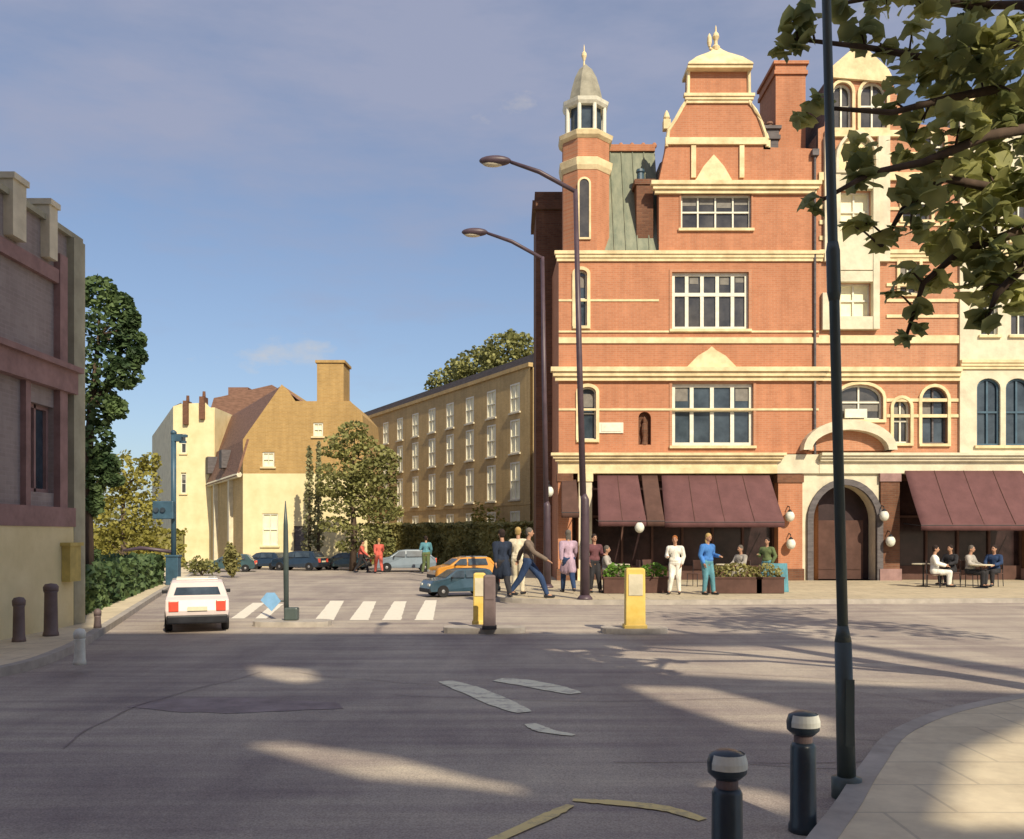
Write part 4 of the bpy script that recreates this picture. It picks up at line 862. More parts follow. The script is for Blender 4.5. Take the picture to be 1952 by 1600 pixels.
# =================================================================== vehicles
def car(loc, rz, paint, label, sc=1, roof=None, L_=3.9, W_=1.7, Hh=1.45):
    t = thing('parked_car', loc, label, 'car', None, rz, sc)      # nose towards +y
    w = W_ / 2
    side = [(-L_ / 2, .35), (-L_ / 2 - .02, .62), (-L_ / 2 + .06, .92), (-L_ / 2 + .22, 1.0), (-L_ / 2 + .48, 1.38), (-L_ / 2 + .7, Hh), (0, Hh), (.45, Hh - .07), (1.05, .98), (1.75, .86), (L_ / 2 - .05, .68), (L_ / 2, .45), (L_ / 2 - .05, .28), (-L_ / 2 + .05, .25)]
    def hw(z): return w * (1 - max(0, z - .9) * .36) if z > .9 else w * (.93 + .07 * min(1, (z - .2) / .45))
    b = MB(); n = len(side); sl = []
    cy = 0; cz = .75
    for s in (-1, -.97, -.85, -.4, 0, .4, .85, .97, 1):
        k = 1 - (.045 if abs(s) == 1 else (.012 if abs(s) > .96 else 0)); row = []
        for (y, z) in side:
            row.append(b.b.verts.new((s * hw(z), cy + (y - cy) * (1 - (1 - k) * .5), cz + (z - cz) * k)))
        sl.append(row)
    for r0, r1 in zip(sl, sl[1:]):
        for i in range(n): b.b.faces.new((r0[i], r0[(i + 1) % n], r1[(i + 1) % n], r1[i]))
    b.b.faces.new(sl[0]); b.b.faces.new(sl[-1][::-1])
    body = b.build('body', M[paint], t, smooth=False, bevel=.025)
    def quad(nm, pts, m, par=body, th=.008):
        q = MB(); q.face(pts); o = q.build(nm, M[m], par, fix=False); sd_ = o.modifiers.new('s', 'SOLIDIFY'); sd_.thickness = th; sd_.offset = 0; return o
    r = -L_ / 2
    quad('rear_window', [(-.62, r + .24, 1.04), (.62, r + .24, 1.04), (.52, r + .47, 1.35), (-.52, r + .47, 1.35)], 'glassb')
    quad('windscreen', [(.64, 1.02, 1.02), (-.64, 1.02, 1.02), (-.54, .5, 1.345), (.54, .5, 1.345)], 'glassb')
    for s in (-1, 1):
        X = lambda z: s * (hw(z) + .004)
        quad('side_window', [(X(1.0), -1.25, 1.0), (X(1.0), -.05, 1.0), (X(1.36), -.05, 1.36), (X(1.36), -1.15, 1.36)], 'glassb'); quad('side_window', [(X(1.0), .03, 1.0), (X(1.0), .85, 1.0), (X(1.34), .42, 1.34), (X(1.36), .03, 1.36)], 'glassb')
        q = MB(); q.box(s * .62 - .13, s * .62 + .13, r - .045, r + .12, .60, .90); q.build('tail_light', M['red'], t, bevel=.02)
        q = MB(); q.box(s * .58 - .16, s * .58 + .16, L_ / 2 - .2, L_ / 2 - .0, .58, .70); q.build('headlight', M['bandwhite'], t, bevel=.02)
        q = MB(); q.box(s * (w - .02), s * (w + .14), .72, .8, .95, 1.06); q.build('mirror', M['black'], t, bevel=.02)
        for y in (-1.2, 1.22):
            q = MB(); q.lathe((0, 0, 0), [(.20, -.09), (.29, -.1), (.31, -.06), (.31, .06), (.29, .1), (.20, .09)], 22); q.xf(Matrix.Translation((s * (w - .09), y, .31)) @ Matrix.Rotation(R(90), 4, 'Y')); ty = q.build('wheel', M['tyre'], t, smooth=False)
            q = MB(); q.lathe((0, 0, 0), [(.03, -.1), (.19, -.075), (.2, 0), (.19, .075), (.03, .1)], 14); q.xf(Matrix.Translation((s * (w - .09), y, .31)) @ Matrix.Rotation(R(90), 4, 'Y')); q.build('rim', M['chrome'], ty)
    q = MB(); q.box(-w * .95, w * .95, r - .07, r + .15, .26, .5); q.build('rear_bumper', M['black'], t, bevel=.04)
    q = MB(); q.box(-w * .93, w * .93, L_ / 2 - .12, L_ / 2 + .03, .24, .46); q.build('front_bumper', M['black'], t, bevel=.04)
    q = MB(); q.box(-.26, .26, r - .06, r - .02, .62, .73); q.build('number_plate', M['plate'], t)
    if roof:
        q = MB(); q.box(-.56, .56, r + .66, .02, Hh - .005, Hh + .035); q.build('roof_panel', M[roof], t, bevel=.015)
    return t
c = G(371, 1206); car((c.x - .35, c.y + 1.1, .004), R(20), 'carwhite', 'small white car seen from behind with red tail lights, on the left of the road', .66, 'carsilver')
c = G(873, 1140); car((c.x, c.y + .8, .004), R(115), 'carblue', 'dark blue car behind the left refuge bollards', .56)
c = G(880, 1112); car((c.x, c.y + 1, .004), R(112), 'carorange', 'orange car beyond the dark blue one', .66, 'cargrey')
c = G(562, 1089); car((c.x, c.y + 1, .004), R(75), 'carnavy', 'navy car at the far end of the road behind the island post', .68)
c = G(652, 1088); car((c.x, c.y + 1, .004), R(80), 'carteal', 'teal car at the far end of the road beneath the layered tree', .62)
c = G(496, 1087); car((c.x, c.y + 1, .004), R(70), 'carnavy', 'navy car left of the island post, before the cream ground floor', .62)
c = G(428, 1092); car((c.x, c.y + 1, .004), R(100), 'carteal', 'teal car at the foot of the cream block, leftmost of the far cars', .6)
c = G(770, 1091); car((c.x, c.y + .5, .004), R(100), 'cargrey', 'pale grey blue car parked by the hedge', .75)

# =================================================================== vegetation
def leaf_cloud(b, c, rx, ry, rz, n, size, shape='quad', surf=.55, squash=1., tilt=1.):
    for _ in range(n):
        while True:
            v = Vector((random.uniform(-1, 1), random.uniform(-1, 1), random.uniform(-1, 1)))
            if v.length <= 1: break
        rr = v.length ** surf; v = v.normalized() * rr if v.length > .01 else v
        p = Vector(c) + Vector((v.x * rx, v.y * ry, v.z * rz))
        s = size * random.uniform(.6, 1.3)
        q = Matrix.Rotation(random.uniform(0, 6.28), 3, 'Z') @ Matrix.Rotation(random.gauss(0, .9) * tilt, 3, 'X') @ Matrix.Rotation(random.gauss(0, .6) * tilt, 3, 'Y')
        if shape == 'quad': pts = [(-.5, -.35, 0), (.1, -.5, .08), (.6, 0, 0), (.1, .5, .08), (-.45, .3, 0)]
        else: pts = [(-.5, 0, -.03), (-.42, -.24, .02), (-.36, -.44, 0), (-.12, -.40, .05), (.08, -.48, 0), (.26, -.27, .05), (.62, 0, -.06), (.26, .27, .05), (.08, .48, 0), (-.12, .40, .05), (-.36, .44, 0), (-.42, .24, .02)]
        try: b.b.faces.new(b.vs([p + q @ (Vector(u) * s) for u in pts]))
        except Exception: pass
def tree(name, loc, trunk_pts, rad, blobs, lm, size, label, cat='tree', bark='bark', n_per=120, group=None, limbs=True, tilt=1.):
    t = thing(name, loc, label, cat, group)
    b = MB(); b.tube(trunk_pts, rad, 9)
    if limbs:
        base = Vector(trunk_pts[max(0, len(trunk_pts) // 2 - 1)])
        for (x, y, z, rx, ry, rz) in blobs:
            tp = Vector((x, y, z)); bs = Vector(min(trunk_pts, key=lambda q: (Vector(q) - tp).length + (0 if q[2] < z else .6)))
            mid = (bs + tp) / 2 + Vector((0, 0, -.1)); b.tube([bs, mid, tp], [rad[-1] * 1.0 + .01, rad[-1] * .6 + .008, .008], 6)
    b.build('trunk', M[bark], t, smooth=True)
    b = MB()
    for (x, y, z, rx, ry, rz) in blobs:
        vol = rx * rz; leaf_cloud(b, (x, y, z), rx, ry, rz, int(n_per * max(.3, vol)), size, tilt=tilt)
    b.build('crown', M[lm], t, fix=False)
    return t
def blobs_px(lst, Y, loc, dy=None):
    k = Y / F; o = []
    for px, py, rx, rz in lst:
        o.append(((px - CX) * k - loc[0], random.uniform(-.3, .3) * rx * k, CH - (py - HZ) * k, rx * k, rx * k * .9, rz * k))
    return o
# dark tree behind the mauve building
Y = 21; loc = (hx(168, Y), Y, 0)
bl = blobs_px([(190, 560, 32, 34), (228, 585, 26, 30), (205, 630, 44, 40), (245, 650, 28, 26), (195, 700, 45, 45), (240, 715, 34, 30), (190, 770, 36, 42), (220, 780, 24, 22), (185, 840, 30, 40), (205, 885, 24, 22), (180, 910, 22, 36), (178, 960, 18, 24), (250, 610, 16, 20), (262, 680, 18, 16), (215, 915, 20, 12)], Y, loc)
tree('street_tree', loc, [(0, 0, 0), (-.02, 0, 1.6), (-.05, 0, 3.2), (.1, 0, 5), (.25, 0, 6.5)], [.16, .14, .12, .08, .04], bl, 'leaf_dark', .115, 'tall narrow dark green tree behind the mauve building', bark='barkd', n_per=1300)
# yellow green tree
Y = 34; loc = (hx(235, Y), Y, 0)
bl = blobs_px([(245, 900, 45, 40), (200, 930, 42, 50), (270, 930, 36, 50), (230, 980, 60, 50), (190, 1010, 40, 50), (275, 1000, 34, 60), (240, 1040, 60, 50), (200, 1070, 40, 40), (285, 1060, 24, 40), (285, 880, 20, 18)], Y, loc)
tree('street_tree', loc, [(0, 0, 0), (.05, 0, 1), (0, 0, 2), (0, 0, 3.6)], [.16, .14, .1, .05], bl, 'leaf_yel', .13, 'broad yellow green tree left of the cream block', n_per=560)
# layered tree in front of the terrace
Y = 44; loc = (hx(672, Y), Y, 0)
bl = blobs_px([(675, 822, 30, 18), (668, 842, 52, 18), (715, 900, 50, 26), (650, 925, 46, 24), (705, 950, 56, 24), (640, 860, 30, 14), (700, 868, 55, 22), (740, 880, 26, 18), (660, 900, 55, 18), (710, 925, 52, 22), (630, 935, 30, 14), (670, 965, 60, 20), (725, 975, 45, 22), (640, 1000, 36, 16), (700, 1015, 46, 18), (735, 1040, 20, 18), (665, 1040, 26, 14)], Y, loc)
tree('layered_tree', loc, [(0, 0, 0), (.1, 0, 2), (-.1, 0, 4), (.05, 0, 5.6), (.1, 0, 6.6)], [.18, .15, .11, .07, .03], bl, 'leaf_olive', .15, 'olive green layered tree before the brown terrace', bark='barkd', n_per=720)
# conifers near the ochre house
for px, top, w, lab in ((590, 850, 13, 'slim grey green cypress in front of the ochre house'), (607, 840, 9, 'thinner cypress beside the layered tree')):
    Y = 47; loc = (hx(px, Y), Y, 0); bl = blobs_px([(px, top + 20 + i * 28, w * (.4 + .12 * i), 20) for i in range(7)], Y, loc)
    tree('cypress', loc, [(0, 0, 0), (0, 0, 3), (0, 0, hz(top + 10, Y))], [.1, .07, .01], bl, 'leaf_cyp', .14, lab, n_per=420, group='cypresses by the ochre house')
# trees behind the terrace roof
for i, (px, py, rx, rz, Y, lab) in enumerate(((856, 726, 44, 26, 78, 'leftmost treetop showing above the terrace roof'), (905, 700, 45, 30, 73, 'middle treetop showing above the terrace roof'), (965, 672, 48, 34, 68, 'rightmost and highest treetop above the terrace roof'))):
    loc = (hx(px, Y), Y, 0); bl = blobs_px([(px, py, rx, rz), (px - rx * .5, py + 12, rx * .6, rz * .7), (px + rx * .6, py - 8, rx * .6, rz * .8), (px + rx * .2, py - 24, rx * .4, rz * .6), (px, py + 40, rx, rz * 1.2)], Y, loc)
    tree('roadside_tree', loc, [(0, 0, 0), (0, 0, 6), (0, 0, hz(py + 10, Y))], [.3, .25, .1], bl, 'leaf_olive', .25, lab, n_per=260, group='treetops behind the terrace')
def shrub(px, pb, top, w, lm, label, name='shrub', size=.11, npr=500, z=.1, grp=None):
    g = G(px, pb); Y = g.y; k = Y / F; hgt = (pb - top) * k
    t = thing(name, (g.x, Y, z), label, 'shrub', grp)
    b = MB()
    for i in range(7):
        a = i * 2.4; b.tube([(0, 0, -z), (math.cos(a) * w * k * .15, math.sin(a) * .1, hgt * .35), (math.cos(a) * w * k * .3, math.sin(a) * .2, hgt * .7)], [.025, .018, .006], 5)
    b.build('stems', M['barkd'], t)
    b = MB()
    for i in range(9):
        rx = w * k * .5 * random.uniform(.4, .65); leaf_cloud(b, (random.uniform(-.5, .5) * w * k * .6, random.uniform(-.3, .3) * w * k * .4, hgt * random.uniform(.3, .75)), rx, rx, hgt * .3, int(npr * max(.12, rx * hgt * .3)), size)
    b.build('foliage', M[lm], t, fix=False)
shrub(235, 1128, 1062, 120, 'leaf_dark', 'low dark green shrub under the yellow green tree', npr=800)
shrub(165, 1118, 1040, 55, 'leaf_dark', 'dark blue green shrub by the end of the mauve building', npr=900)
shrub(300, 1105, 1055, 45, 'leaf_olive', 'small olive shrub left of the signal post', npr=900)
shrub(175, 1170, 1110, 40, 'leaf_dark', 'small dark shrub beside the pale bollards', npr=900)
shrub(385, 1098, 1060, 60, 'leaf_olive', 'low olive shrub at the foot of the cream block', npr=500, z=.0)
shrub(442, 1102, 1036, 34, 'leaf_hedge', 'pointed green shrub at the edge of the far road', npr=900, z=.0)
shrub(500, 1066, 935, 70, 'leaf_cyp', 'grey green bush against the cream ground floor', size=.18, npr=90, z=0)
shrub(592, 1070, 950, 60, 'leaf_cyp', 'grey green bush below the cypresses', size=.18, npr=90, z=0)
shrub(925, 1075, 950, 70, 'leaf_yel', 'bright yellow green shrub in front of the terrace', size=.18, npr=100, z=0)
def hedge(p0, p1, hgt, wid, lm, label, n):
    p0 = Vector(p0); p1 = Vector(p1); d = p1 - p0; t = thing('hedge', (p0.x, p0.y, 0), label, 'hedge', rz=math.atan2(d.y, d.x)); L_ = d.length
    b = MB(); b.box(.1, L_ - .1, -wid / 2 + .12, wid / 2 - .12, 0, hgt - .15); b.build('core', M['leaf_hedge'], t)
    b = MB()
    for _ in range(n):
        x = random.uniform(0, L_); side = random.random()
        y, z = ((-wid / 2 + random.uniform(0, .15)), random.uniform(0, hgt)) if side < .6 else (random.uniform(-wid / 2, wid / 2), hgt + .12 * noise.noise(Vector((x * .8, 0, 0))) + random.uniform(-.12, .06))
        leaf_cloud(b, (x, y, z), .1, .06, .1, 1, .17)
    b.build('foliage', M[lm], t, fix=False)
hedge((-9.8, 56), (1.0, 46.5), 2.35, 1., 'leaf_hedge', 'long clipped olive hedge in front of the terrace', 7000)
hedge((-9.1, 17.9), (-12.5, 31), 1.0, .7, 'leaf_dark', 'low dark hedge along the left pavement', 3500)
hedge((-36, 41), (-17, 46.5), 2.0, 1.2, 'leaf_yel', 'rough yellow green hedge under the broad tree', 4500)
b = MB(); 
for i in range(60): leaf_cloud(b, (-60 + i * 2.6, 125 + random.uniform(-4, 4), random.uniform(1, 3.5)), 3.4, 2.5, 3.0, 60, .8)
tag(b.build('distant_trees', M['leaf_olive'], fix=False), 'far belt of olive trees closing the end of the street', 'trees', kind='stuff')

# near plane tree whose branches hang into the upper right
def plane_tree():
    tx, ty = 7.6, 7.2
    t = thing('plane_tree', (tx, ty, .12), 'near plane tree whose broad leaved branches hang across the upper right corner', 'tree')
    def L3(px, py, Y): p = P(px, py, Y); return Vector((p.x - tx, p.y - ty, p.z - .12))
    b = MB(); b.tube([(0, 0, -.12), (.05, 0, 1.5), (-.05, .05, 3.2), (-.2, .1, 5.2), (-.3, .1, 8)], [.3, .25, .22, .17, .08], 14); b.build('trunk', M['bark'], t, smooth=True)
    clusters = [(1518, 62, 42, 7.6), (1490, 88, 20, 7.6), (1540, 30, 30, 7.6), (1553, 200, 22, 7.4), (1530, 225, 14, 7.4), (1560, 385, 24, 7.0), (1640, 66, 34, 7.8), (1680, 85, 24, 7.8), (1690, 8, 34, 8), (1760, 12, 40, 8), (1850, 20, 44, 8.2),
                (1740, 60, 20, 7.8), (1720, 130, 45, 8), (1780, 115, 55, 7.6), (1850, 95, 60, 7.4), (1925, 75, 60, 7.2), (1870, 160, 60, 7.7), (1940, 180, 60, 7.5), (1790, 180, 34, 8), (1700, 200, 30, 7.6), (1760, 235, 45, 7.8), (1830, 240, 50, 7.3), (1920, 260, 60, 7.6),
                (1640, 290, 38, 7.3), (1655, 335, 32, 7.3), (1735, 280, 40, 7.9), (1800, 310, 46, 7.4), (1880, 330, 56, 7.6), (1945, 350, 50, 7.2), (1755, 370, 44, 7.2), (1820, 385, 46, 7.6), (1900, 410, 60, 7.3), (1690, 455, 28, 7.4), (1735, 440, 26, 7.6),
                (1790, 455, 44, 7.7), (1860, 470, 50, 7.4), (1925, 490, 48, 7.1), (1730, 520, 26, 7.5), (1780, 530, 32, 7.6), (1870, 550, 42, 7.3), (1930, 570, 32, 7.2), (1880, 605, 22, 7.1), (1755, 590, 14, 7.4), (1725, 645, 9, 7.4), (1755, 628, 10, 7.4), (1645, 425, 12, 7.4), (1705, 560, 12, 7.4), (1620, 430, 10, 7.4), (1600, 20, 18, 7.8), (1990, 300, 50, 8.0), (1990, 480, 40, 7.6)]
    hubs = [L3(2050, 60, 7.4), L3(2040, 230, 7.5), L3(2045, 400, 7.3)]
    b = MB(); root_ = Vector((-.15, .05, 4.2))
    for i, hb in enumerate(hubs): b.tube([(-.06, .05, 3.3 + i * .5 if i < 2 else 3.2), root_.lerp(hb, .5) + Vector((0, 0, .1)), hb], [.09, .06, .05], 9)
    # named boughs across the picture
    boughs = [[(2050, 60, 7.4), (1900, 90, 7.5), (1760, 110, 7.8), (1650, 90, 7.8), (1520, 75, 7.6)], [(2040, 230, 7.5), (1900, 170, 7.5), (1800, 190, 7.6), (1700, 215, 7.5), (1560, 205, 7.4)],
              [(2045, 230, 7.5), (1880, 260, 7.4), (1760, 310, 7.3), (1660, 330, 7.3), (1570, 380, 7.0)], [(2045, 400, 7.3), (1900, 360, 7.4), (1800, 340, 7.4), (1720, 400, 7.4), (1680, 470, 7.4)],
              [(2045, 400, 7.3), (1920, 450, 7.2), (1830, 480, 7.5), (1760, 540, 7.5), (1728, 640, 7.4)], [(2045, 400, 7.3), (1960, 500, 7.1), (1900, 560, 7.1), (1880, 610, 7.1)], [(2050, 60, 7.4), (1950, 10, 8), (1850, 10, 8.2), (1690, -10, 8), (1590, 10, 7.8)]]
    nodes = []
    for bo in boughs:
        pts = [L3(*q) for q in bo]; n = len(pts); b.tube(pts, [.045 * (1 - i / n) + .006 for i in range(n)], 7)
        for u, v in zip(pts, pts[1:]): nodes += [u.lerp(v, s / 4) for s in range(4)]
        nodes.append(pts[-1])
    lf = MB()
    for (px, py, r, Y) in clusters:
        c = L3(px, py, Y); k = Y / F; nd = min(nodes, key=lambda q: (q - c).length); b.tube([nd, nd.lerp(c, .6) + Vector((0, 0, .03)), c], [.011, .008, .004], 5)
        leaf_cloud(lf, c, r * k, r * k * .8, r * k * .85, int(4 + (r * r) * (.0125 if px > 1820 else .0085)), .165, 'plane', .8, tilt=.8)
    b.build('branches', M['barkd'], t, smooth=True)
    lf.build('crown', M['leaf_plane'], t, fix=False)
    # the rest of the crown, above and outside the frame
    up = MB()
    for i in range(26):
        a = random.uniform(-1.2, 2.6); up_ = random.uniform(6.5, 9); leaf_cloud(up, (1.5 + random.uniform(-.8, 2.6), random.uniform(.3, 3.5), up_), .8, .8, .6, 50, .2, 'plane', .7)
    up.build('upper_crown', M['leaf_plane'], t, fix=False)
plane_tree()

# =================================================================== people
def person(x, y, rz, pose, top, legs, hair, label, hgt=1.72, z=.124, coat=False, hairm=None, longhair=False, cat='person', bag=None):
    t = thing('person', (x, y, z), label, cat, None, rz, hgt / 1.75)       # faces -y
    V = Vector; sit = pose == 'sit'
    hip = .50 if sit else .93; lean = -.0
    dz = hip - .93
    H = {'pelvis': V((0, .02, hip)), 'waist': V((0, .01, hip + .17)), 'chest': V((0, .0, hip + .38)), 'neck': V((0, .01, hip + .56)), 'head': V((0, -.025, hip + .70))}
    J = {}; rr_ = random.random(); wside = random.choice((-1, 1)); H['head'] += V((random.uniform(-.02, .02), random.uniform(-.02, .005), 0)); H['pelvis'].x += wside * -.015 if pose == 'stand' else 0
    for s, n in ((-1, 'r'), (1, 'l')):
        sw = s
        if sit:
            kn = V((s * .11, -.44, .48)); an = V((s * .11, -.42, .09)); el = V((s * .25, -.08, hip + .27)); wr = V((s * .14, -.33, hip + .2))
        elif pose == 'walk':
            f_ = s * .30; kn = V((s * .085, -f_ * .62 - .04, .49)); an = V((s * .08, -f_ * 1.05 + (.06 if s < 0 else 0), .09 + (.05 if s < 0 else 0))); el = V((s * .24, f_ * .5 + .03, 1.17)); wr = V((s * .25, f_ * 1.0 - .08, .95))
        elif pose == 'stride':
            f_ = s * .42; kn = V((s * .085 , -f_ * .62 - .05, .5)); an = V((s * .08, -f_ * 1.1, .09 + (.07 if s < 0 else 0))); el = V((s * .25, f_ * .5 + .04, 1.17)); wr = V((s * .24, f_ * 1.0 - .1, .97))
        else:
            kn = V((s * .1, -.02 - (.06 if s == wside else 0), .5)); an = V((s * .12 + (.05 * s if s == wside else 0), .02 - (.08 if s == wside else 0), .09)); el = V((s * (.24 + rr_ * .05), .05, 1.16)); wr = V((s * .20, -.04 - (.24 if s == wside else .02), 1.12 + rr_ * .1 if s == wside else .92))
        J[s] = dict(hip=V((s * .09, .02, hip - .02)), kn=kn, an=an, toe=an + V((s * .02, -.17, -.055)), heel=an + V((0, .05, -.05)), sh=V((s * .19, .01, hip + .47)), el=el, wr=wr)
    b = MB(); c = b.capsule
    c(H['pelvis'] + V((-.07, 0, 0)), .115, H['pelvis'] + V((.07, 0, 0)), .115); c(H['pelvis'], .12, H['waist'], .11); c(H['waist'] + V((-.04, 0, 0)), .10, H['waist'] + V((.04, 0, 0)), .10)
    c(H['waist'], .11, H['chest'], .125); c(H['chest'] + V((-.07, 0, .02)), .115, H['chest'] + V((.07, 0, .02)), .115); c(J[-1]['sh'] + V((.05, 0, 0)), .07, J[1]['sh'] - V((.05, 0, 0)), .07)
    c(H['chest'], .09, H['neck'], .055); c(H['neck'], .052, H['head'], .055)
    hd = H['head'] + V((0, -.005, .04)); b.ball(hd, .076, .092, .115); b.ball(hd + V((0, -.025, -.055)), .05, .06, .055)
    c(hd + V((0, -.088, .0)), .008, hd + V((0, -.106, -.03)), .013, 8)                         # nose
    for s in (-1, 1):
        b.ball(hd + V((s * .078, .012, -.012)), .012, .022, .032, 8, 6)
        b.ball(hd + V((s * .03, -.083, -.0 + .012)), .018, .01, .008, 8, 6)
        j = J[s]; c(j['hip'], .088, j['kn'], .058); c(j['kn'], .058, j['kn'].lerp(j['an'], .4), .055); c(j['kn'].lerp(j['an'], .4), .055, j['an'], .036); c(j['an'], .036, j['toe'], .026)
        c(j['an'], .036, j['heel'], .032); c(j['sh'], .062, j['el'], .042); c(j['el'], .042, j['wr'], .028)
        d = (j['wr'] - j['el']).normalized(); sdv = V((0, -1, 0)) if abs(d.y) < .8 else V((s * -1., 0, 0)); sdv = (sdv - d * sdv.dot(d)).normalized(); pl = d.cross(sdv)
        pm = j['wr'] + d * .07; c(j['wr'] + d * .015, .024, pm - sdv * .018, .02, 8); c(j['wr'] + d * .015, .024, pm + sdv * .018, .02, 8)
        for k_, ln in enumerate((.062, .075, .07, .052)):
            q0 = pm + sdv * (.027 - .018 * k_) + d * .01; q1 = q0 + d * ln * .55 + pl * .006; q2 = q1 + d * ln * .4 + pl * s * .018; c(q0, .0095, q1, .009, 6); c(q1, .009, q2, .0075, 6)
        th0 = j['wr'] + d * .03 + sdv * .022; c(th0, .012, th0 + d * .035 + sdv * .028, .0095, 6); c(th0 + d * .035 + sdv * .028, .0095, th0 + d * .062 + sdv * .03, .008, 6)
    body = b.build('body', M['skin'], t, smooth=True); r = body.modifiers.new('r', 'REMESH'); r.mode = 'VOXEL'; r.voxel_size = .0095; r.use_smooth_shade = True
    def rm(o, vs=.016): q = o.modifiers.new('r', 'REMESH'); q.mode = 'VOXEL'; q.voxel_size = vs; q.use_smooth_shade = True; return o
    e = .02
    b = MB(); c = b.capsule     # shirt or coat
    c(H['waist'] + V((-.05, 0, -.06)), .115 + e, H['waist'] + V((.05, 0, -.06)), .115 + e); c(H['waist'], .115 + e, H['chest'], .125 + e); c(H['chest'] + V((-.07, 0, .02)), .115 + e, H['chest'] + V((.07, 0, .02)), .115 + e); c(J[-1]['sh'] + V((.05, 0, 0)), .07 + e, J[1]['sh'] - V((.05, 0, 0)), .07 + e)
    for s in (-1, 1): j = J[s]; c(j['sh'], .065 + e, j['el'], .045 + e); c(j['el'], .045 + e, j['el'].lerp(j['wr'], .88), .034 + e)
    if coat and not sit:
        for s in (-1, 1): c(H['waist'] + V((s * .05, 0, -.1)), .12 + e, J[s]['hip'].lerp(J[s]['kn'], .62), .11 + e)
        c(H['pelvis'], .14, (J[1]['kn'] + J[-1]['kn']) / 2 + V((0, 0, .14)), .14)
    rm(b.build('coat' if coat else 'shirt', M[top], t, smooth=True))
    b = MB(); c = b.capsule
    c(H['pelvis'] + V((-.07, 0, .03)), .118 + e * .8, H['pelvis'] + V((.07, 0, .03)), .118 + e * .8)
    for s in (-1, 1): j = J[s]; c(j['hip'], .092 + e, j['kn'], .064 + e); c(j['kn'], .064 + e, j['kn'].lerp(j['an'], .93), .05 + e * .6)
    rm(b.build('trousers', M[legs], t, smooth=True))
    for s in (-1, 1):
        b = MB(); j = J[s]; b.capsule(j['heel'] + V((0, 0, .005)), .042, j['toe'] + V((0, 0, .004)), .036); b.capsule(j['an'] - V((0, 0, .03)), .045, j['heel'], .04); rm(b.build('shoe', M['black'], t, smooth=True), .012)
    for s in (-1, 1):
        b = MB(); b.ball(hd + V((s * .03, -.090, .012)), .011, .006, .007, 8, 6); b.build('eye', M['black'], t, smooth=True)
        b = MB(); b.box(s * .03 - .017 + hd.x, s * .03 + .017 + hd.x, hd.y - .097, hd.y - .088, hd.z + .028, hd.z + .034); b.build('eyebrow', M[hair], t)
    b = MB(); b.box(hd.x - .022, hd.x + .022, hd.y - .088, hd.y - .078, hd.z - .056, hd.z - .048); b.build('mouth', M['red'] if 0 else M['lips'], t)
    b = MB(); b.ball(hd + V((0, .018, .034)), .088, .097, .102); b.ball(hd + V((0, .045, -.02)), .078, .062, .085)
    if longhair: b.ball(hd + V((0, .06, -.1)), .085, .05, .13)
    rm(b.build('hair', M[hair], t, smooth=True), .012)
    if bag:
        s = -1; q = J[s]['wr'] + V((0, -.02, -.08)); m_ = MB(); m_.box(q.x - .05, q.x + .05, q.y - .15, q.y + .15, q.z - .34, q.z - .08); bg_ = m_.build('bag', M[bag], t, bevel=.02)
        m_ = MB(); m_.tube([(q.x, q.y - .1, q.z - .09), (q.x, q.y - .05, q.z + .04), (q.x, q.y + .05, q.z + .04), (q.x, q.y + .1, q.z - .09)], .008, 6); m_.build('handle', M[bag], bg_)
    return t
for k, c in dict(c_navy=(.02, .03, .055), c_brown=(.16, .125, .10), c_lilac=(.42, .31, .40), c_blue=(.06, .19, .5), c_white=(.75, .74, .68), c_cream=(.66, .6, .45), c_grey=(.34, .32, .29), c_maroon=(.14, .06, .07), c_green=(.12, .16, .07), c_red=(.55, .12, .09), c_dblue=(.025, .05, .12), c_dark=(.03, .03, .035), h_dark=(.03, .02, .018), h_red=(.28, .10, .03), h_blond=(.40, .28, .11), h_grey=(.13, .115, .10), c_teal=(.1, .26, .32)).items(): M[k] = cloth(k, c)
def at(px, pb, Y=None):      # foot position on the raised pavement
    Y = (CH - .124) * F / (pb - HZ); return ((px - CX) * Y / F, Y)
x, y = at(957, 1141); person(x, y, R(200), 'walk', 'c_navy', 'c_dark', 'h_dark', 'person in a dark navy coat walking away, left of the group at the corner', 1.78, coat=True, bag='awningd')
x, y = at(1008, 1140); person(x, y, R(80), 'stride', 'c_brown', 'c_dblue', 'h_grey', 'person in a grey brown jacket striding in dark blue trousers', 1.82)
x, y = at(988, 1133); person(x, y, R(160), 'stand', 'c_cream', 'c_cream', 'h_blond', 'person in cream clothes half hidden behind the striding figure', 1.85)
x, y = at(1083, 1130); person(x, y, R(190), 'walk', 'c_lilac', 'c_dblue', 'h_grey', 'person in a long lilac top standing left of the nearer street lamp', 1.78, coat=True, bag='c_dark', longhair=True)
x, y = at(1133, 1130); person(x, y, R(20), 'stand', 'c_maroon', 'c_dark', 'h_dark', 'person in dull maroon clothes just right of the nearer street lamp', 1.66)
x, y = at(1287, 1133); person(x, y, R(-15), 'stand', 'c_white', 'c_white', 'h_red', 'person with red brown hair in a white shirt by the cafe tables', 1.62)
x, y = at(1349, 1134); person(x, y, R(30), 'stand', 'c_blue', 'c_teal', 'h_blond', 'blond person in a bright blue shirt by the cafe tables', 1.68, longhair=True)
x, y = at(1462, 1124); person(x, y, R(-40), 'stand', 'c_green', 'c_teal', 'h_dark', 'person in dark green standing near the red pier', 1.55)
g = G(690, 1092); person(g.x, g.y, R(90), 'walk', 'c_red', 'c_dark', 'h_dark', 'person in a red top in the far road, left of the other red figure', 1.5, z=.01)
g = G(722, 1094); person(g.x, g.y, R(200), 'stride', 'c_red', 'c_red', 'h_blond', 'person all in red in the far road, right of the other red figure', 1.6, z=.01)
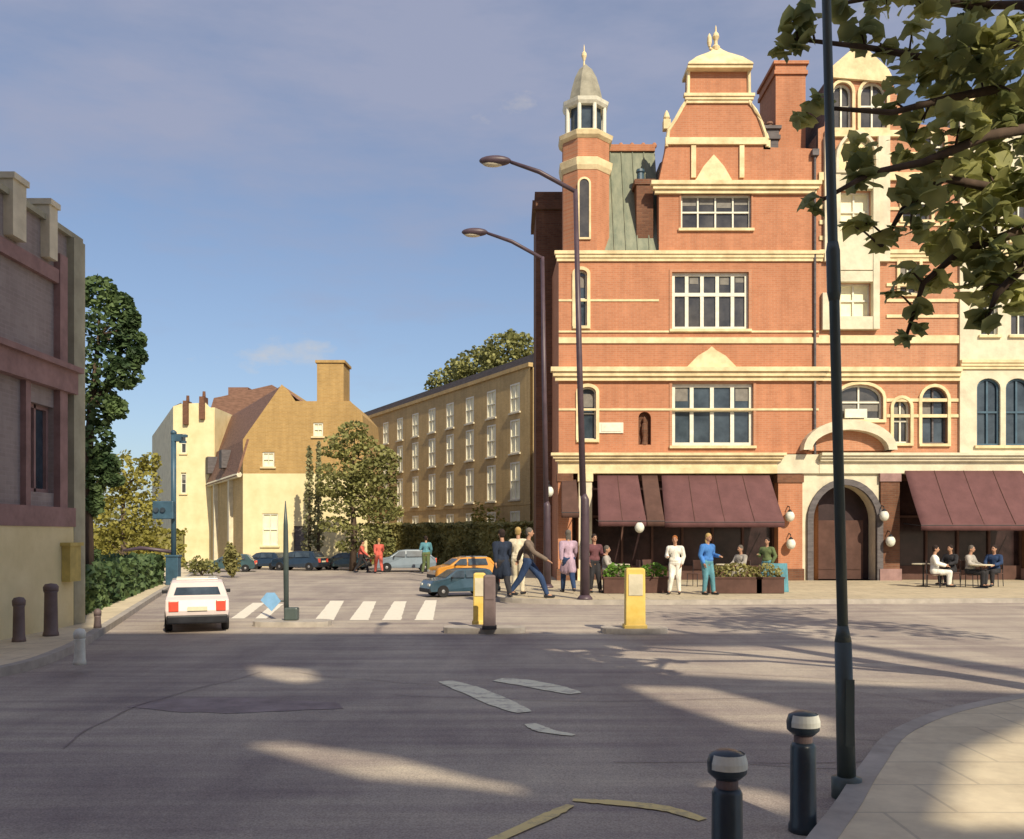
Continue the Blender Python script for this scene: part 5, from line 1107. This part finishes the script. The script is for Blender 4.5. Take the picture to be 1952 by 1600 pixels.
g = G(812, 1094); person(g.x, g.y, R(180), 'stand', 'c_teal', 'c_green', 'h_dark', 'person in grey teal standing in front of the hedge', 1.7, z=.01)
# cafe chairs, tables, seated people
def chair_obj(x, y, rz, label):
    t = thing('cafe_chair', (x, y, .124), label, 'chair', 'cafe chairs on the far pavement', rz)
    b = MB(); b.box(-.2, .2, -.2, .2, .40, .43); b.build('seat', M['awningd'], t, bevel=.01)
    b = MB(); b.box(-.19, .19, .19, .22, .55, .85); b.build('backrest', M['awningd'], t, bevel=.01)
    for sx in (-1, 1):
        for sy in (-1, 1):
            b = MB(); b.tube([(sx * .19, sy * .2, 0), (sx * .175, sy * .18, .40)] + ([(sx * .18, .205, .84)] if sy > 0 else []), .013, 6); b.build('leg', M['black'], t)
    return t
def table_obj(x, y, label):
    t = thing('cafe_table', (x, y, .124), label, 'table', 'round cafe tables on the far pavement')
    b = MB(); b.lathe((0, 0, .71), [(.34, 0), (.35, .02), (.34, .035)], 20); b.build('tabletop', M['pale'], t)
    b = MB(); b.tube([(0, 0, .02), (0, 0, .71)], .025, 8); b.build('stem', M['black'], t)
    b = MB(); b.lathe((0, 0, 0), [(.22, 0), (.2, .02), (.04, .04)], 16); b.build('foot', M['black'], t)
def seated(px, pb, rz, top, legs, hair, lab, clab):
    x, y = at(px, pb); o = person(x, y, rz, 'sit', top, legs, hair, lab, 1.7, z=.124)
    d = Matrix.Rotation(rz, 3, 'Z') @ Vector((0, .04, 0)); o.location.z = .124 - .01 + .03; chair_obj(x + d.x, y + d.y, rz, clab)
seated(1156, 1122, R(75), 'c_grey', 'c_brown', 'h_grey', 'seated person in pale grey at the table nearest the corner', 'chair under the seated person in pale grey')
seated(1412, 1118, R(-60), 'c_grey', 'c_grey', 'h_grey', 'seated person in beige grey left of the green standing figure', 'chair under the seated person in beige grey')
seated(1782, 1120, R(60), 'c_white', 'c_white', 'h_dark', 'seated person in white at the right hand cafe', 'chair under the person in white at the right')
seated(1850, 1120, R(40), 'c_grey', 'c_dark', 'h_grey', 'seated person in light grey farther right under the right awning', 'chair under the light grey person at the right')
seated(1895, 1118, R(-50), 'c_dblue', 'c_dark', 'h_dark', 'seated person in dark blue at the far right', 'chair under the dark blue person at the far right')
seated(1812, 1116, R(-60), 'c_dark', 'c_dark', 'h_dark', 'seated person in black between the white and grey figures', 'chair under the person in black at the right')
for px, pb, lab in ((1180, 1120, 'round table beside the seated grey person near the corner'), (1385, 1120, 'round table left of the beige grey person'), (1760, 1118, 'round table left of the person in white at the right'), (1870, 1121, 'round table between the grey and dark blue people at the right')):
    x, y = at(px, pb); table_obj(x, y, lab)
for px, pb, rz, lab in ((1240, 1116, 30, 'empty chair behind the wide yellow bollard'), (1325, 1118, -40, 'empty chair between the white and blue standing people'), (1205, 1117, -80, 'empty chair left of the wide yellow bollard')):
    x, y = at(px, pb); chair_obj(x, y, R(rz), lab)
def planter(px, pb, w, lm, lab):
    x, y = at(px, pb); t = thing('planter', (x, y, .124), lab, 'planter', 'leafy planters round the cafe tables')
    b = MB(); b.box(-w / 2, w / 2, -.18, .18, 0, .42); b.box(-w / 2 - .02, w / 2 + .02, -.2, .2, .42, .47); b.build('trough', M['awningd'], t, bevel=.01)
    b = MB(); leaf_cloud(b, (0, 0, .6), w / 2, .2, .26, int(260 * w), .09); b.build('plants', M[lm], t, fix=False)
planter(1180, 1131, .9, 'leaf_br', 'bright green planter nearest the street lamp')
planter(1245, 1130, .8, 'leaf_br', 'bright green planter right of the wide yellow bollard')
planter(1400, 1131, 1.5, 'leaf_hedge', 'long olive planter below the long awning')
planter(1465, 1131, .8, 'leaf_hedge', 'olive planter beside the red pier')
def sandwich(px, pb, m, lab):
    x, y = at(px, pb); t = thing('pavement_board', (x, y, .124), lab, 'board')
    for s in (-1, 1):
        b = MB(); b.box(-.25, .25, -.015, .015, 0, .85); b.xf(Matrix.Translation((0, s * .17, 0)) @ Matrix.Rotation(s * R(11), 4, 'X')); p = b.build('panel', M[m], t)
sandwich(1484, 1128, 'c_teal', 'small teal board standing by the red pier')
